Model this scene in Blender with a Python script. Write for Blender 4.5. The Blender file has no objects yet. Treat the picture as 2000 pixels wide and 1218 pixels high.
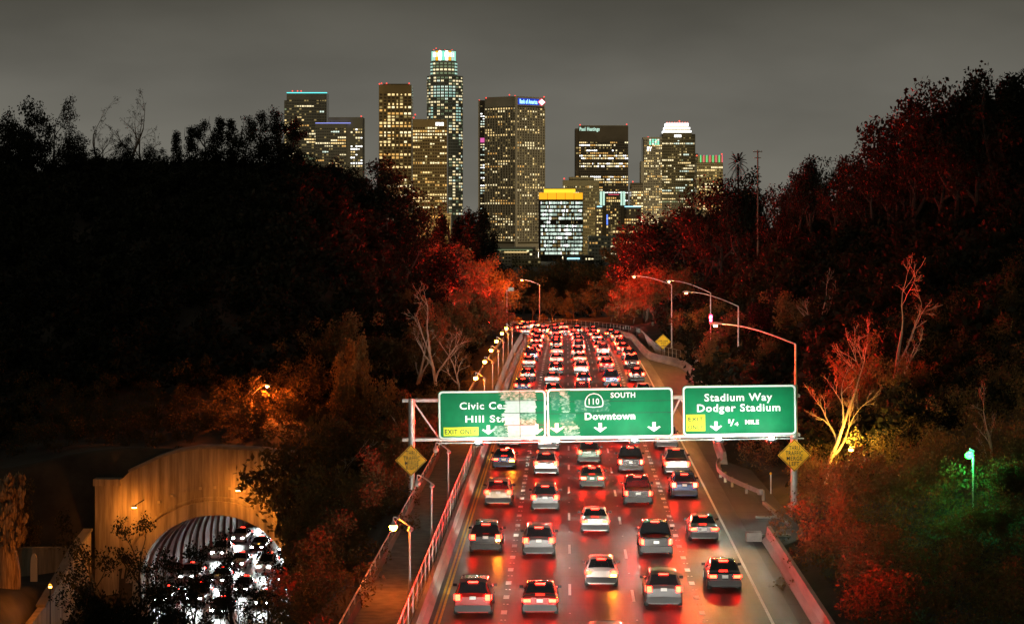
import bpy, math, random
import numpy as np
from mathutils import Vector, Matrix

# ------------------------------------------------------------------ camera, sky, light, exposure
SC = bpy.context.scene
COL = SC.collection
CAMZ, FPX, HOR = 20.2, 4400.0, 417.0
cam_d = bpy.data.cameras.new('camera')
cam_d.sensor_width = 36.0
cam_d.lens = 36.0 * FPX / 2000.0
cam_d.shift_y = -(609.0 - HOR) / 2000.0
cam_d.clip_start = 1.0
cam_d.clip_end = 60000.0
cam = bpy.data.objects.new('camera', cam_d)
COL.objects.link(cam)
cam.location = (0, 0, CAMZ)
cam.rotation_euler = (math.radians(90), 0, 0)
SC.camera = cam

world = bpy.data.worlds.new('World')
SC.world = world
world.use_nodes = True
wn = world.node_tree
wn.nodes.clear()
wo = wn.nodes.new('ShaderNodeOutputWorld')
bg = wn.nodes.new('ShaderNodeBackground')
tc = wn.nodes.new('ShaderNodeTexCoord')
sep = wn.nodes.new('ShaderNodeSeparateXYZ')
wn.links.new(tc.outputs['Generated'], sep.inputs[0])
mr = wn.nodes.new('ShaderNodeMapRange')
mr.inputs['From Min'].default_value = 0.0
mr.inputs['From Max'].default_value = 1.0
wn.links.new(sep.outputs['Z'], mr.inputs['Value'])
rp = wn.nodes.new('ShaderNodeValToRGB')
els = rp.color_ramp.elements
els[0].position = 0.0; els[0].color = (0.152, 0.144, 0.119, 1)
els[1].position = 1.0; els[1].color = (0.045, 0.042, 0.034, 1)
e = els.new(0.055); e.color = (0.125, 0.119, 0.100, 1)
e = els.new(0.10); e.color = (0.067, 0.063, 0.050, 1)
wn.links.new(mr.outputs[0], rp.inputs[0])
nz = wn.nodes.new('ShaderNodeTexNoise')
nz.inputs['Scale'].default_value = 7.0
nz.inputs['Detail'].default_value = 4.0
mpn = wn.nodes.new('ShaderNodeMapping')
mpn.inputs['Scale'].default_value = (1.0, 1.0, 3.0)
wn.links.new(tc.outputs['Generated'], mpn.inputs[0])
wn.links.new(mpn.outputs[0], nz.inputs['Vector'])
mr2 = wn.nodes.new('ShaderNodeMapRange')
mr2.inputs['From Min'].default_value = 0.3
mr2.inputs['From Max'].default_value = 0.7
mr2.inputs['To Min'].default_value = 0.80
mr2.inputs['To Max'].default_value = 1.15
wn.links.new(nz.outputs['Fac'], mr2.inputs['Value'])
mx = wn.nodes.new('ShaderNodeMix'); mx.data_type = 'RGBA'; mx.blend_type = 'MULTIPLY'
mx.inputs['Factor'].default_value = 1.0
wn.links.new(rp.outputs['Color'], mx.inputs['A'])
wn.links.new(mr2.outputs[0], mx.inputs['B'])
wn.links.new(mx.outputs['Result'], bg.inputs['Color'])
bg.inputs['Strength'].default_value = 1.10
wn.links.new(bg.outputs[0], wo.inputs[0])

sun_d = bpy.data.lights.new('fill_sun', 'SUN')  # faint warm fill sun behind the camera, added to lift the facades
sun_d.energy = 0.06
sun_d.angle = math.radians(12)
sun_d.color = (1.0, 0.84, 0.52)
sun = bpy.data.objects.new('fill_sun', sun_d)
COL.objects.link(sun)
sun.rotation_euler = (math.radians(79), 0, math.radians(-24))

SC.view_settings.view_transform = 'Standard'
SC.view_settings.look = 'None'
SC.view_settings.exposure = 0.0
SC.view_settings.gamma = 1.0
SC.view_settings.use_curve_mapping = False
SC.cycles.use_denoising = True
SC.cycles.use_light_tree = True
SC.cycles.max_bounces = 4
SC.cycles.diffuse_bounces = 2
SC.cycles.glossy_bounces = 3
SC.cycles.transmission_bounces = 2
SC.cycles.sample_clamp_indirect = 4.0
SC.cycles.caustics_reflective = False
SC.cycles.caustics_refractive = False
SC.cycles.blur_glossy = 0.5

# ------------------------------------------------------------------ helpers
R = random.Random(11)
NR = np.random.default_rng(5)

def P(px, py, Y):
    """a point of the place seen at pixel (px,py) of the photograph, Y metres ahead"""
    return Vector(((px - 1000.0) / FPX * Y, Y, CAMZ - (py - HOR) / FPX * Y))

def px_scale(Y):
    return FPX / Y

class MB:
    def __init__(self):
        self.v = []; self.f = []
    def add(self, vs, fs):
        o = len(self.v)
        self.v.extend([tuple(p) for p in vs])
        self.f.extend([tuple(i + o for i in f) for f in fs])
        return self
    def box(self, x0, x1, y0, y1, z0, z1):
        return self.add([(x0,y0,z0),(x1,y0,z0),(x1,y1,z0),(x0,y1,z0),(x0,y0,z1),(x1,y0,z1),(x1,y1,z1),(x0,y1,z1)],
                 [(0,3,2,1),(4,5,6,7),(0,1,5,4),(1,2,6,5),(2,3,7,6),(3,0,4,7)])
    def bar(self, a, b, wx, wz, up=(0,0,1)):
        a = Vector(a); b = Vector(b); d = (b - a).normalized(); up = Vector(up)
        s = d.cross(up)
        if s.length < 1e-4: s = d.cross(Vector((0,1,0)))
        s.normalize(); u = s.cross(d)
        vs = []
        for p in (a, b):
            for i, j in ((-1,-1),(1,-1),(1,1),(-1,1)):
                vs.append(p + s*(wx/2*i) + u*(wz/2*j))
        return self.add(vs, [(0,1,2,3),(7,6,5,4),(0,4,5,1),(1,5,6,2),(2,6,7,3),(3,7,4,0)])
    def tube(self, pts, rs, n=6, cap=True):
        pts = [Vector(p) for p in pts]
        vs = []; fs = []
        prev = None
        for i, p in enumerate(pts):
            d = (pts[min(i+1, len(pts)-1)] - pts[max(i-1, 0)])
            d = d.normalized() if d.length > 1e-9 else Vector((0,0,1))
            ref = Vector((1,0,0)) if abs(d.x) < 0.9 else Vector((0,1,0))
            a = d.cross(ref).normalized(); b = d.cross(a)
            r = rs[i] if hasattr(rs, '__len__') else rs
            for k in range(n):
                t = 2*math.pi*k/n
                vs.append(p + a*(r*math.cos(t)) + b*(r*math.sin(t)))
            if i:
                for k in range(n):
                    k2 = (k+1) % n
                    fs.append(((i-1)*n+k, (i-1)*n+k2, i*n+k2, i*n+k))
        if cap:
            fs.append(tuple(range(n-1, -1, -1)))
            fs.append(tuple((len(pts)-1)*n+k for k in range(n)))
        return self.add(vs, fs)
    def lathe(self, prof, n=12, c=(0,0,0), axis='z'):
        vs = []; fs = []
        for i, (r, h) in enumerate(prof):
            for k in range(n):
                t = 2*math.pi*k/n
                if axis == 'z': p = (c[0]+r*math.cos(t), c[1]+r*math.sin(t), c[2]+h)
                elif axis == 'x': p = (c[0]+h, c[1]+r*math.cos(t), c[2]+r*math.sin(t))
                else: p = (c[0]+r*math.sin(t), c[1]+h, c[2]+r*math.cos(t))
                vs.append(p)
            if i:
                for k in range(n):
                    k2 = (k+1) % n
                    fs.append(((i-1)*n+k, (i-1)*n+k2, i*n+k2, i*n+k))
        fs.append(tuple(range(n-1,-1,-1))); fs.append(tuple((len(prof)-1)*n+k for k in range(n)))
        return self.add(vs, fs)
    def prism(self, poly, y0, y1):
        """polygon in xz extruded along y (poly counter-clockwise seen from -y)"""
        n = len(poly)
        vs = [(x, y0, z) for x, z in poly] + [(x, y1, z) for x, z in poly]
        fs = [tuple(range(n)), tuple(range(2*n-1, n-1, -1))]
        for k in range(n):
            k2 = (k+1) % n
            fs.append((k, k+n, k2+n, k2))
        return self.add(vs, fs)
    def ring(self, outer, inner, y0, y1):
        n = len(outer)
        vs = [(x,y0,z) for x,z in outer]+[(x,y0,z) for x,z in inner]+[(x,y1,z) for x,z in outer]+[(x,y1,z) for x,z in inner]
        fs = []
        for k in range(n):
            k2 = (k+1) % n
            fs += [(k,k2,n+k2,n+k), (k2,k,2*n+k,2*n+k2), (n+k,n+k2,3*n+k2,3*n+k)]
        return self.add(vs, fs)
    def mesh(self, name, m=None, smooth=False):
        me = bpy.data.meshes.new(name)
        me.from_pydata(self.v, [], self.f)
        if smooth:
            me.polygons.foreach_set('use_smooth', [True]*len(me.polygons))
            try: me.set_sharp_from_angle(angle=math.radians(38))
            except Exception: pass
        me.update()
        if m is not None: me.materials.append(m)
        return me
    def build(self, name, m, parent=None, loc=None, smooth=False):
        return link(name, self.mesh(name, m, smooth), parent, loc)

def link(name, data, parent=None, loc=None):
    o = bpy.data.objects.new(name, data)
    COL.objects.link(o)
    if parent is not None: o.parent = parent
    if loc is not None: o.location = loc
    return o

def empty(name, loc=(0,0,0), rz=0.0, sc=1.0):
    o = bpy.data.objects.new(name, None)
    o.empty_display_size = 0.2
    COL.objects.link(o)
    o.location = loc; o.rotation_euler = (0,0,rz); o.scale = (sc,sc,sc)
    return o

def tag(o, label=None, cat=None, group=None, kind=None):
    if label: o['label'] = label
    if cat: o['category'] = cat
    if group: o['group'] = group
    if kind: o['kind'] = kind
    return o

ONES = ['','first','second','third','fourth','fifth','sixth','seventh','eighth','ninth','tenth','eleventh','twelfth','thirteenth','fourteenth','fifteenth','sixteenth','seventeenth','eighteenth','nineteenth','twentieth']
TENS = {20:'twenty',30:'thirty',40:'forty',50:'fifty'}
def ordinal(n):
    if n <= 20: return ONES[n]
    t = n//10*10
    if n == t: return TENS[t][:-1]+'ieth'
    return TENS[t]+'-'+ONES[n-t]

# ------------------------------------------------------------------ materials
def mat(name, col, rough=0.7, metal=0.0, var=0.0, vscale=1.0, stretch=(1,1,1), bump=0.0, bscale=20.0, col2=None, spec=0.5, coat=0.0):
    m = bpy.data.materials.new(name)
    m.use_nodes = True
    nt = m.node_tree
    b = nt.nodes['Principled BSDF']
    b.inputs['Base Color'].default_value = (*col, 1)
    b.inputs['Roughness'].default_value = rough
    b.inputs['Metallic'].default_value = metal
    b.inputs['Specular IOR Level'].default_value = spec
    b.inputs['Coat Weight'].default_value = coat
    if var > 0 or col2 or bump > 0:
        tc = nt.nodes.new('ShaderNodeTexCoord')
        mp = nt.nodes.new('ShaderNodeMapping'); mp.inputs['Scale'].default_value = stretch
        nt.links.new(tc.outputs['Object'], mp.inputs[0])
    if var > 0 or col2:
        n = nt.nodes.new('ShaderNodeTexNoise'); n.inputs['Scale'].default_value = vscale; n.inputs['Detail'].default_value = 5
        n.inputs['Roughness'].default_value = 0.6
        nt.links.new(mp.outputs[0], n.inputs['Vector'])
        r = nt.nodes.new('ShaderNodeValToRGB')
        c2 = col2 if col2 else tuple(c*(1-var) for c in col)
        c1 = col if col2 else tuple(min(1, c*(1+var)) for c in col)
        r.color_ramp.elements[0].position = 0.35; r.color_ramp.elements[0].color = (*c2, 1)
        r.color_ramp.elements[1].position = 0.65; r.color_ramp.elements[1].color = (*c1, 1)
        nt.links.new(n.outputs['Fac'], r.inputs[0])
        nt.links.new(r.outputs[0], b.inputs['Base Color'])
    if bump > 0:
        n2 = nt.nodes.new('ShaderNodeTexNoise'); n2.inputs['Scale'].default_value = bscale; n2.inputs['Detail'].default_value = 3
        nt.links.new(mp.outputs[0], n2.inputs['Vector'])
        bp = nt.nodes.new('ShaderNodeBump'); bp.inputs['Strength'].default_value = bump; bp.inputs['Distance'].default_value = 0.05
        nt.links.new(n2.outputs['Fac'], bp.inputs['Height'])
        nt.links.new(bp.outputs[0], b.inputs['Normal'])
    return m

def emis(name, col, strength, sample=True):
    m = bpy.data.materials.new(name)
    m.use_nodes = True
    b = m.node_tree.nodes['Principled BSDF']
    b.inputs['Base Color'].default_value = (*[min(0.8, c) for c in col], 1)
    b.inputs['Emission Color'].default_value = (*col, 1)
    b.inputs['Emission Strength'].default_value = strength
    b.inputs['Roughness'].default_value = 0.4
    if not sample:
        m.cycles.emission_sampling = 'NONE'
    return m

def leafmat(name, a, b_):
    m = bpy.data.materials.new(name)
    m.use_nodes = True
    nt = m.node_tree
    b = nt.nodes['Principled BSDF']
    b.inputs['Roughness'].default_value = 0.65
    b.inputs['Specular IOR Level'].default_value = 0.25
    tc = nt.nodes.new('ShaderNodeTexCoord')
    n = nt.nodes.new('ShaderNodeTexNoise'); n.inputs['Scale'].default_value = 1.1; n.inputs['Detail'].default_value = 6
    nt.links.new(tc.outputs['Object'], n.inputs['Vector'])
    oi = nt.nodes.new('ShaderNodeObjectInfo')
    r = nt.nodes.new('ShaderNodeValToRGB')
    r.color_ramp.elements[0].position = 0.3; r.color_ramp.elements[0].color = (*a, 1)
    r.color_ramp.elements[1].position = 0.7; r.color_ramp.elements[1].color = (*b_, 1)
    nt.links.new(n.outputs['Fac'], r.inputs[0])
    hs = nt.nodes.new('ShaderNodeHueSaturation')
    ma = nt.nodes.new('ShaderNodeMapRange')
    ma.inputs['To Min'].default_value = 0.7; ma.inputs['To Max'].default_value = 1.25
    nt.links.new(oi.outputs['Random'], ma.inputs['Value'])
    nt.links.new(ma.outputs[0], hs.inputs['Value'])
    nt.links.new(r.outputs[0], hs.inputs['Color'])
    nt.links.new(hs.outputs[0], b.inputs['Base Color'])
    tr = nt.nodes.new('ShaderNodeBsdfTranslucent'); nt.links.new(hs.outputs[0], tr.inputs['Color'])
    ms = nt.nodes.new('ShaderNodeMixShader'); ms.inputs[0].default_value = 0.42
    nt.links.new(b.outputs[0], ms.inputs[1]); nt.links.new(tr.outputs[0], ms.inputs[2])
    nt.links.new(ms.outputs[0], nt.nodes['Material Output'].inputs['Surface'])
    return m

def asphalt(name, col, rough_lo, rough_hi, tracks=False):
    m = bpy.data.materials.new(name)
    m.use_nodes = True
    nt = m.node_tree; N = nt.nodes; L = nt.links
    b = N['Principled BSDF']
    b.inputs['Specular IOR Level'].default_value = 0.36
    tc = N.new('ShaderNodeTexCoord')
    mp = N.new('ShaderNodeMapping'); mp.inputs['Scale'].default_value = (1.0, 0.10, 1.0)
    L.new(tc.outputs['Object'], mp.inputs[0])
    n = N.new('ShaderNodeTexNoise'); n.inputs['Scale'].default_value = 0.9; n.inputs['Detail'].default_value = 8; n.inputs['Roughness'].default_value = 0.65
    L.new(mp.outputs[0], n.inputs['Vector'])
    r = N.new('ShaderNodeValToRGB')
    r.color_ramp.elements[0].position = 0.3; r.color_ramp.elements[0].color = (*[c*0.7 for c in col], 1)
    r.color_ramp.elements[1].position = 0.72; r.color_ramp.elements[1].color = (*[c*1.3 for c in col], 1)
    L.new(n.outputs['Fac'], r.inputs[0])
    n2 = N.new('ShaderNodeTexNoise'); n2.inputs['Scale'].default_value = 9.0; n2.inputs['Detail'].default_value = 6
    L.new(tc.outputs['Object'], n2.inputs['Vector'])
    mix = N.new('ShaderNodeMix'); mix.data_type = 'RGBA'; mix.blend_type = 'OVERLAY'; mix.inputs['Factor'].default_value = 0.35
    L.new(r.outputs[0], mix.inputs['A']); L.new(n2.outputs['Fac'], mix.inputs['B'])
    # transverse paving seams
    wv = N.new('ShaderNodeTexWave'); wv.wave_type = 'BANDS'; wv.bands_direction = 'Y'
    wv.inputs['Scale'].default_value = 0.07; wv.inputs['Distortion'].default_value = 0.6; wv.inputs['Detail'].default_value = 2
    L.new(tc.outputs['Object'], wv.inputs['Vector'])
    wr = N.new('ShaderNodeValToRGB')
    wr.color_ramp.elements[0].position = 0.0; wr.color_ramp.elements[0].color = (0.55,0.55,0.55,1)
    wr.color_ramp.elements[1].position = 0.03; wr.color_ramp.elements[1].color = (1,1,1,1)
    L.new(wv.outputs['Fac'], wr.inputs[0])
    mul = N.new('ShaderNodeMix'); mul.data_type = 'RGBA'; mul.blend_type = 'MULTIPLY'; mul.inputs['Factor'].default_value = 0.8
    L.new(mix.outputs['Result'], mul.inputs['A']); L.new(wr.outputs[0], mul.inputs['B'])
    if tracks:
        sx = N.new('ShaderNodeSeparateXYZ'); L.new(tc.outputs['Object'], sx.inputs[0])
        m1 = N.new('ShaderNodeMath'); m1.operation = 'MULTIPLY_ADD'; m1.inputs[1].default_value = -0.0243; m1.inputs[2].default_value = -1.83
        L.new(sx.outputs['Y'], m1.inputs[0])
        m2 = N.new('ShaderNodeMath'); m2.operation = 'ADD'; L.new(sx.outputs['X'], m2.inputs[0]); L.new(m1.outputs[0], m2.inputs[1])
        m3 = N.new('ShaderNodeMath'); m3.operation = 'MULTIPLY'; m3.inputs[1].default_value = 2*math.pi/3.34; L.new(m2.outputs[0], m3.inputs[0])
        m4 = N.new('ShaderNodeMath'); m4.operation = 'COSINE'; L.new(m3.outputs[0], m4.inputs[0])
        m5 = N.new('ShaderNodeMapRange'); m5.inputs['From Min'].default_value = -1.0; m5.inputs['To Min'].default_value = 1.12; m5.inputs['To Max'].default_value = 0.66
        L.new(m4.outputs[0], m5.inputs['Value'])
        mm = N.new('ShaderNodeMix'); mm.data_type = 'RGBA'; mm.blend_type = 'MULTIPLY'; mm.inputs['Factor'].default_value = 0.9
        L.new(mul.outputs['Result'], mm.inputs['A']); L.new(m5.outputs[0], mm.inputs['B'])
        mul = mm
    L.new(mul.outputs['Result'], b.inputs['Base Color'])
    mr = N.new('ShaderNodeMapRange'); mr.inputs['From Min'].default_value = 0.3; mr.inputs['From Max'].default_value = 0.7
    mr.inputs['To Min'].default_value = rough_lo; mr.inputs['To Max'].default_value = rough_hi
    L.new(n.outputs['Fac'], mr.inputs['Value']); L.new(mr.outputs[0], b.inputs['Roughness'])
    n3 = N.new('ShaderNodeTexNoise'); n3.inputs['Scale'].default_value = 40.0
    L.new(tc.outputs['Object'], n3.inputs['Vector'])
    bp = N.new('ShaderNodeBump'); bp.inputs['Strength'].default_value = 0.12; bp.inputs['Distance'].default_value = 0.02
    L.new(n3.outputs['Fac'], bp.inputs['Height']); L.new(bp.outputs[0], b.inputs['Normal'])
    return m

M = {}
M['road'] = asphalt('asphalt_freeway', (0.050, 0.045, 0.040), 0.34, 0.52, True)
M['road2'] = asphalt('asphalt_tunnel_road', (0.07, 0.066, 0.06), 0.24, 0.4)
M['shoulder'] = asphalt('asphalt_shoulder', (0.05, 0.048, 0.046), 0.5, 0.7)
M['walk'] = mat('walkway_concrete', (0.16, 0.14, 0.12), 0.8, var=0.3, vscale=1.5, bump=0.2)
M['conc'] = mat('barrier_concrete', (0.30, 0.275, 0.25), 0.75, var=0.28, vscale=0.6, stretch=(1,0.25,2), bump=0.25, bscale=12)
M['conc_d'] = mat('weathered_concrete', (0.19, 0.17, 0.15), 0.8, var=0.35, vscale=0.5, stretch=(1,0.3,2), bump=0.2)
M['portal'] = mat('portal_concrete', (0.40, 0.33, 0.24), 0.8, vscale=1.5, stretch=(1.2,1.2,0.10), col2=(0.17,0.13,0.085), bump=0.2, bscale=8)
M['lining'] = mat('tunnel_lining', (0.085, 0.07, 0.05), 0.6, var=0.25, vscale=0.5)
M['white'] = mat('white_road_paint', (0.74, 0.73, 0.70), 0.55, var=0.18, vscale=6)
M['yellow'] = mat('yellow_road_paint', (0.62, 0.38, 0.03), 0.55, var=0.2, vscale=3)
M['galv'] = mat('galvanised_steel', (0.42, 0.43, 0.42), 0.42, 0.7, var=0.2, vscale=3)
M['steel'] = mat('painted_steel', (0.45, 0.45, 0.42), 0.5, 0.2, var=0.15, vscale=3)
M['rust'] = mat('rusty_steel_post', (0.30, 0.20, 0.13), 0.7, 0.2, vscale=1.6, col2=(0.16,0.08,0.04), stretch=(1,1,0.5))
M['dark'] = mat('dark_metal', (0.03, 0.03, 0.03), 0.5, 0.3)
M['soil'] = mat('dry_soil', (0.045, 0.036, 0.026), 0.95, var=0.45, vscale=0.25, bump=0.5, bscale=1.5)
M['plain'] = mat('city_plain', (0.05, 0.045, 0.038), 0.95, var=0.4, vscale=0.02)
M['bark'] = mat('bark', (0.14, 0.105, 0.075), 0.9, var=0.4, vscale=4, stretch=(1,1,0.25), bump=0.4, bscale=10)
M['bark_pale'] = mat('pale_eucalyptus_bark', (0.36, 0.31, 0.24), 0.8, vscale=2.0, stretch=(1,1,0.3), col2=(0.26,0.21,0.16), bump=0.2)
M['bark_dark'] = mat('unlit_bark', (0.035, 0.028, 0.022), 0.95, var=0.3, vscale=4, stretch=(1,1,0.25))  # bark copy darkened so skyline trunks stay black in shade
M['bark_shag'] = mat('shaggy_bark', (0.42, 0.30, 0.18), 0.9, vscale=3.5, stretch=(2,2,0.12), col2=(0.12,0.07,0.04), bump=0.8, bscale=8)
M['leaf'] = leafmat('foliage', (0.080, 0.064, 0.024), (0.145, 0.105, 0.040))  # browned to carry some of the red road light
M['leaf_dark'] = leafmat('unlit_foliage', (0.009, 0.012, 0.006), (0.018, 0.021, 0.010))  # foliage copy darkened to hold the shade of hills and silhouettes
M['leaf_dry'] = leafmat('dry_lit_foliage', (0.13, 0.095, 0.032), (0.22, 0.155, 0.055))  # dry foliage, paled and browned further to carry light on lit trees
M['sign_green'] = mat('sign_green', (0.001, 0.165, 0.062), 0.55, vscale=0.8, col2=(0.002,0.13,0.05), spec=0.15)
M['sign_white'] = mat('sign_white', (0.80, 0.80, 0.78), 0.5, spec=0.3)
M['sign_yellow'] = mat('sign_yellow_green', (0.62, 0.68, 0.02), 0.5, spec=0.3)
M['sign_amber'] = mat('sign_amber', (0.86, 0.44, 0.015), 0.5, var=0.12, vscale=2, spec=0.3)
M['sign_black'] = mat('sign_black', (0.012, 0.012, 0.010), 0.6)
M['sign_yellow2'] = mat('sign_yellow', (0.85, 0.66, 0.02), 0.5, var=0.1, vscale=2, spec=0.3)
M['alu'] = mat('sign_back_aluminium', (0.35, 0.35, 0.34), 0.5, 0.5)
M['tail'] = emis('lit_tail_light', (1.0, 0.012, 0.004), 60.0)
M['brake'] = emis('lit_brake_light', (1.0, 0.014, 0.005), 150.0)
M['tail_dim'] = emis('dim_tail_light', (1.0, 0.02, 0.01), 20.0)
M['amber'] = emis('lit_turn_signal', (1.0, 0.30, 0.015), 400.0)
M['head'] = emis('lit_headlight', (1.0, 0.93, 0.80), 40.0)
M['head_n'] = emis('lit_headlight_oncoming', (0.92, 1.0, 0.95), 50.0)
M['sodium'] = emis('lit_sodium_globe', (1.0, 0.17, 0.008), 700.0)
M['sodium_hi'] = emis('lit_sodium_lens', (1.0, 0.40, 0.06), 420.0)
M['cobra_added_glow'] = emis('added_glow_cobra_lens', (1.0, 0.66, 0.36), 5.0)  # added glow for street-light lenses
M['tunnel_lamp'] = emis('lit_tunnel_diffuser', (1.0, 0.45, 0.08), 14.0)
M['signlamp'] = emis('lit_sign_lamp', (0.78, 1.0, 0.86), 760.0)
M['greenlamp'] = emis('lit_mercury_lamp', (0.006, 1.0, 0.016), 60.0)
M['lens_off'] = mat('unlit_glass_lens', (0.55, 0.53, 0.46), 0.25, spec=0.6)
M['tyre'] = mat('tyre_rubber', (0.02, 0.02, 0.02), 0.85)
M['rim'] = mat('alloy_rim', (0.5, 0.5, 0.5), 0.3, 0.9)
M['glass'] = mat('tinted_glass', (0.012, 0.014, 0.016), 0.06, spec=0.6)
M['plastic'] = mat('black_plastic', (0.025, 0.025, 0.026), 0.55)
M['plate'] = mat('plate_white', (0.7, 0.7, 0.68), 0.5)
PAINT = {
 'white': mat('paint_white', (0.72,0.72,0.70), 0.28, coat=0.6), 'silver': mat('paint_silver', (0.42,0.43,0.44), 0.3, 0.5, coat=0.6),
 'black': mat('paint_black', (0.012,0.012,0.014), 0.2, coat=0.8), 'grey': mat('paint_grey', (0.12,0.125,0.13), 0.28, 0.4, coat=0.6),
 'blue': mat('paint_blue', (0.02,0.05,0.14), 0.25, 0.2, coat=0.7), 'red': mat('paint_red', (0.30,0.015,0.012), 0.25, 0.1, coat=0.7),
 'beige': mat('paint_beige', (0.40,0.34,0.25), 0.3, 0.3, coat=0.6), 'green': mat('paint_green', (0.03,0.09,0.06), 0.28, 0.2, coat=0.6)}

# ------------------------------------------------------------------ the freeway's line
S_CURVE, RAD, SLOPE = 392.0, 164.0, 0.0243
A0 = math.atan(SLOPE)
def zroad(s):
    if s < 270: return 0.0
    if s < 330: return -0.021*(s-270)**2/120.0
    return -0.021*30 - 0.021*(s-330)
def road(s):
    """point and heading of the centre line; s is about the distance ahead of the camera"""
    if s <= S_CURVE:
        return Vector((1.83+SLOPE*s, s, zroad(s))), A0
    a = (s - S_CURVE)/RAD
    x0 = 1.83 + SLOPE*S_CURVE
    cx = x0 - RAD*math.cos(A0); cy = S_CURVE + RAD*math.sin(A0)
    th = a - A0
    return Vector((cx + RAD*math.cos(th), cy + RAD*math.sin(th), zroad(s))), A0 - a
def at(s, o, h=0.0):
    p, a = road(s)
    return Vector((p.x + o*math.cos(a), p.y - o*math.sin(a), p.z + h))

CS = np.arange(40, 640, 2.0)
CP = np.array([[*road(s)[0]] for s in CS])
CA = np.array([road(s)[1] for s in CS])
def road_coords(X, Y):
    """(s, o) of ground points"""
    X = np.asarray(X, float); Y = np.asarray(Y, float)
    sh = X.shape
    x = X.ravel(); y = Y.ravel()
    s = np.empty_like(x); o = np.empty_like(x)
    for i in range(0, len(x), 4000):
        dx = x[i:i+4000, None]-CP[None,:,0]; dy = y[i:i+4000, None]-CP[None,:,1]
        k = np.argmin(dx*dx+dy*dy, axis=1)
        a = CA[k]; r = np.arange(len(k))
        o[i:i+4000] = dx[r,k]*np.cos(a) - dy[r,k]*np.sin(a)
        s[i:i+4000] = CS[k]
    return s.reshape(sh), o.reshape(sh)
def sst(a, b, x):
    t = np.clip((x-a)/(b-a), 0, 1)
    return t*t*(3-2*t)
NBZ = -17.8
PORTAL_Y = 220.0
PORTAL_X = -29.0
NB_SLOPE = 0.0625
def zr_np(s):
    return np.where(s < 270, 0.0, np.where(s < 330, -0.021*(s-270)**2/120.0, -0.63-0.021*(s-330)))
RB_S = [60,139,140,180,182,196,215,235,259,285,298,308,318,330,700]
RB_O = [10.4,10.3,12.8,12.2,10.6,11.0,12.0,13.2,13.7,13.6,13.2,11.5,9.9,9.6,9.6]
def terrain(X, Y):
    X = np.asarray(X, float); Y = np.asarray(Y, float)
    s, o = road_coords(X, Y)
    zr = zr_np(s)
    # low ground beyond the bend and under the city
    base = -2.0 - 26.0*sst(440, 900, Y)
    wig = 0.9*np.sin(X*0.11+1.3)*np.cos(Y*0.07) + 0.6*np.sin(X*0.23+Y*0.19)
    # left
    dl = -12.6 - o
    valley = NBZ*sst(0.5, 12.5, dl) + 4.6*sst(34.5, 36.5, dl) + 22*sst(42, 100, dl)
    hill = -3.6 + 27.5*sst(224, 345, Y)*sst(2, 30, dl)
    hill = hill - (hill-0.0)*(1-sst(0, 8, dl)) 
    hill = hill*(1-sst(385, 470, Y)) + base*sst(385, 470, Y)
    far = sst(219.4, 221.6, Y)
    zl = valley*(1-far) + hill*far
    # right
    edge = np.interp(s, RB_S, RB_O)
    dr = o - edge - 1.2
    up = 36*np.clip(dr/62.0, 0, 1)**1.05
    up = up*(0.25+0.75*sst(120, 230, Y))*sst(2, 22, X-np.minimum(0.036*Y, 15)-4)
    up = up - 2.5*sst(0, 8, dr)*(1-sst(110, 165, Y))
    fo = np.clip(sst(385, 470, Y) + 0.0*X, 0, 1)
    up = up*(1-fo) + base*fo
    z = np.where(dl > 0, zl, np.where(dr > 0, up, zr-0.4))
    amt = np.clip(np.where(dl > 0, dl, dr)/6.0, 0, 1)
    nbflat = (dl > 12) & (dl < 34.4) & (Y < 219.4)
    z = z + wig*np.where(nbflat, 0.0, amt)
    z = np.where(nbflat, np.minimum(z, NBZ-0.3), z)
    return z
def gz(x, y):
    return float(terrain(np.array([x]), np.array([y]))[0])

# ground sheet
gx = np.unique(np.concatenate([np.arange(-420,-120,10.0), np.arange(-120,-60,3.0), np.arange(-60,60,1.0), np.arange(60,130,3.0), np.arange(130,421,10.0)]))
gy = np.unique(np.concatenate([np.arange(50,214,2.5), np.arange(214,219,0.6), np.arange(219,222,0.1), np.arange(222,226,0.6), np.arange(226,480,2.5), np.arange(480,1000,10.0)]))
GX, GY = np.meshgrid(gx, gy)
GZ = terrain(GX, GY)
nv = GX.size; nxx = len(gx)
verts = np.stack([GX.ravel(), GY.ravel(), GZ.ravel()], 1)
ii, jj = np.meshgrid(np.arange(len(gy)-1), np.arange(nxx-1), indexing='ij')
a = (ii*nxx+jj).ravel()
quads = np.stack([a, a+1, a+1+nxx, a+nxx], 1)
qc = verts[quads].mean(axis=1)
quads = quads[~((np.abs(qc[:,0]-PORTAL_X) < 7.9) & (qc[:,1] > 218.6) & (qc[:,1] < 222.6) & (qc[:,2] < -8.6))]
def np_mesh(name, v, q, m, smooth=False):
    me = bpy.data.meshes.new(name)
    v = np.asarray(v, np.float32); q = np.asarray(q, np.int32)
    me.vertices.add(len(v)); me.vertices.foreach_set('co', v.ravel())
    me.loops.add(q.size); me.loops.foreach_set('vertex_index', q.ravel())
    me.polygons.add(len(q)); me.polygons.foreach_set('loop_start', np.arange(0, q.size, q.shape[1], dtype=np.int32))
    me.polygons.foreach_set('loop_total', np.full(len(q), q.shape[1], np.int32))
    if smooth: me.polygons.foreach_set('use_smooth', np.ones(len(q), bool))
    me.materials.append(m)
    me.update(calc_edges=True); me.validate()
    return me
tag(link('ground', np_mesh('ground', verts, quads, M['soil'], True)), kind='structure')
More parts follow.
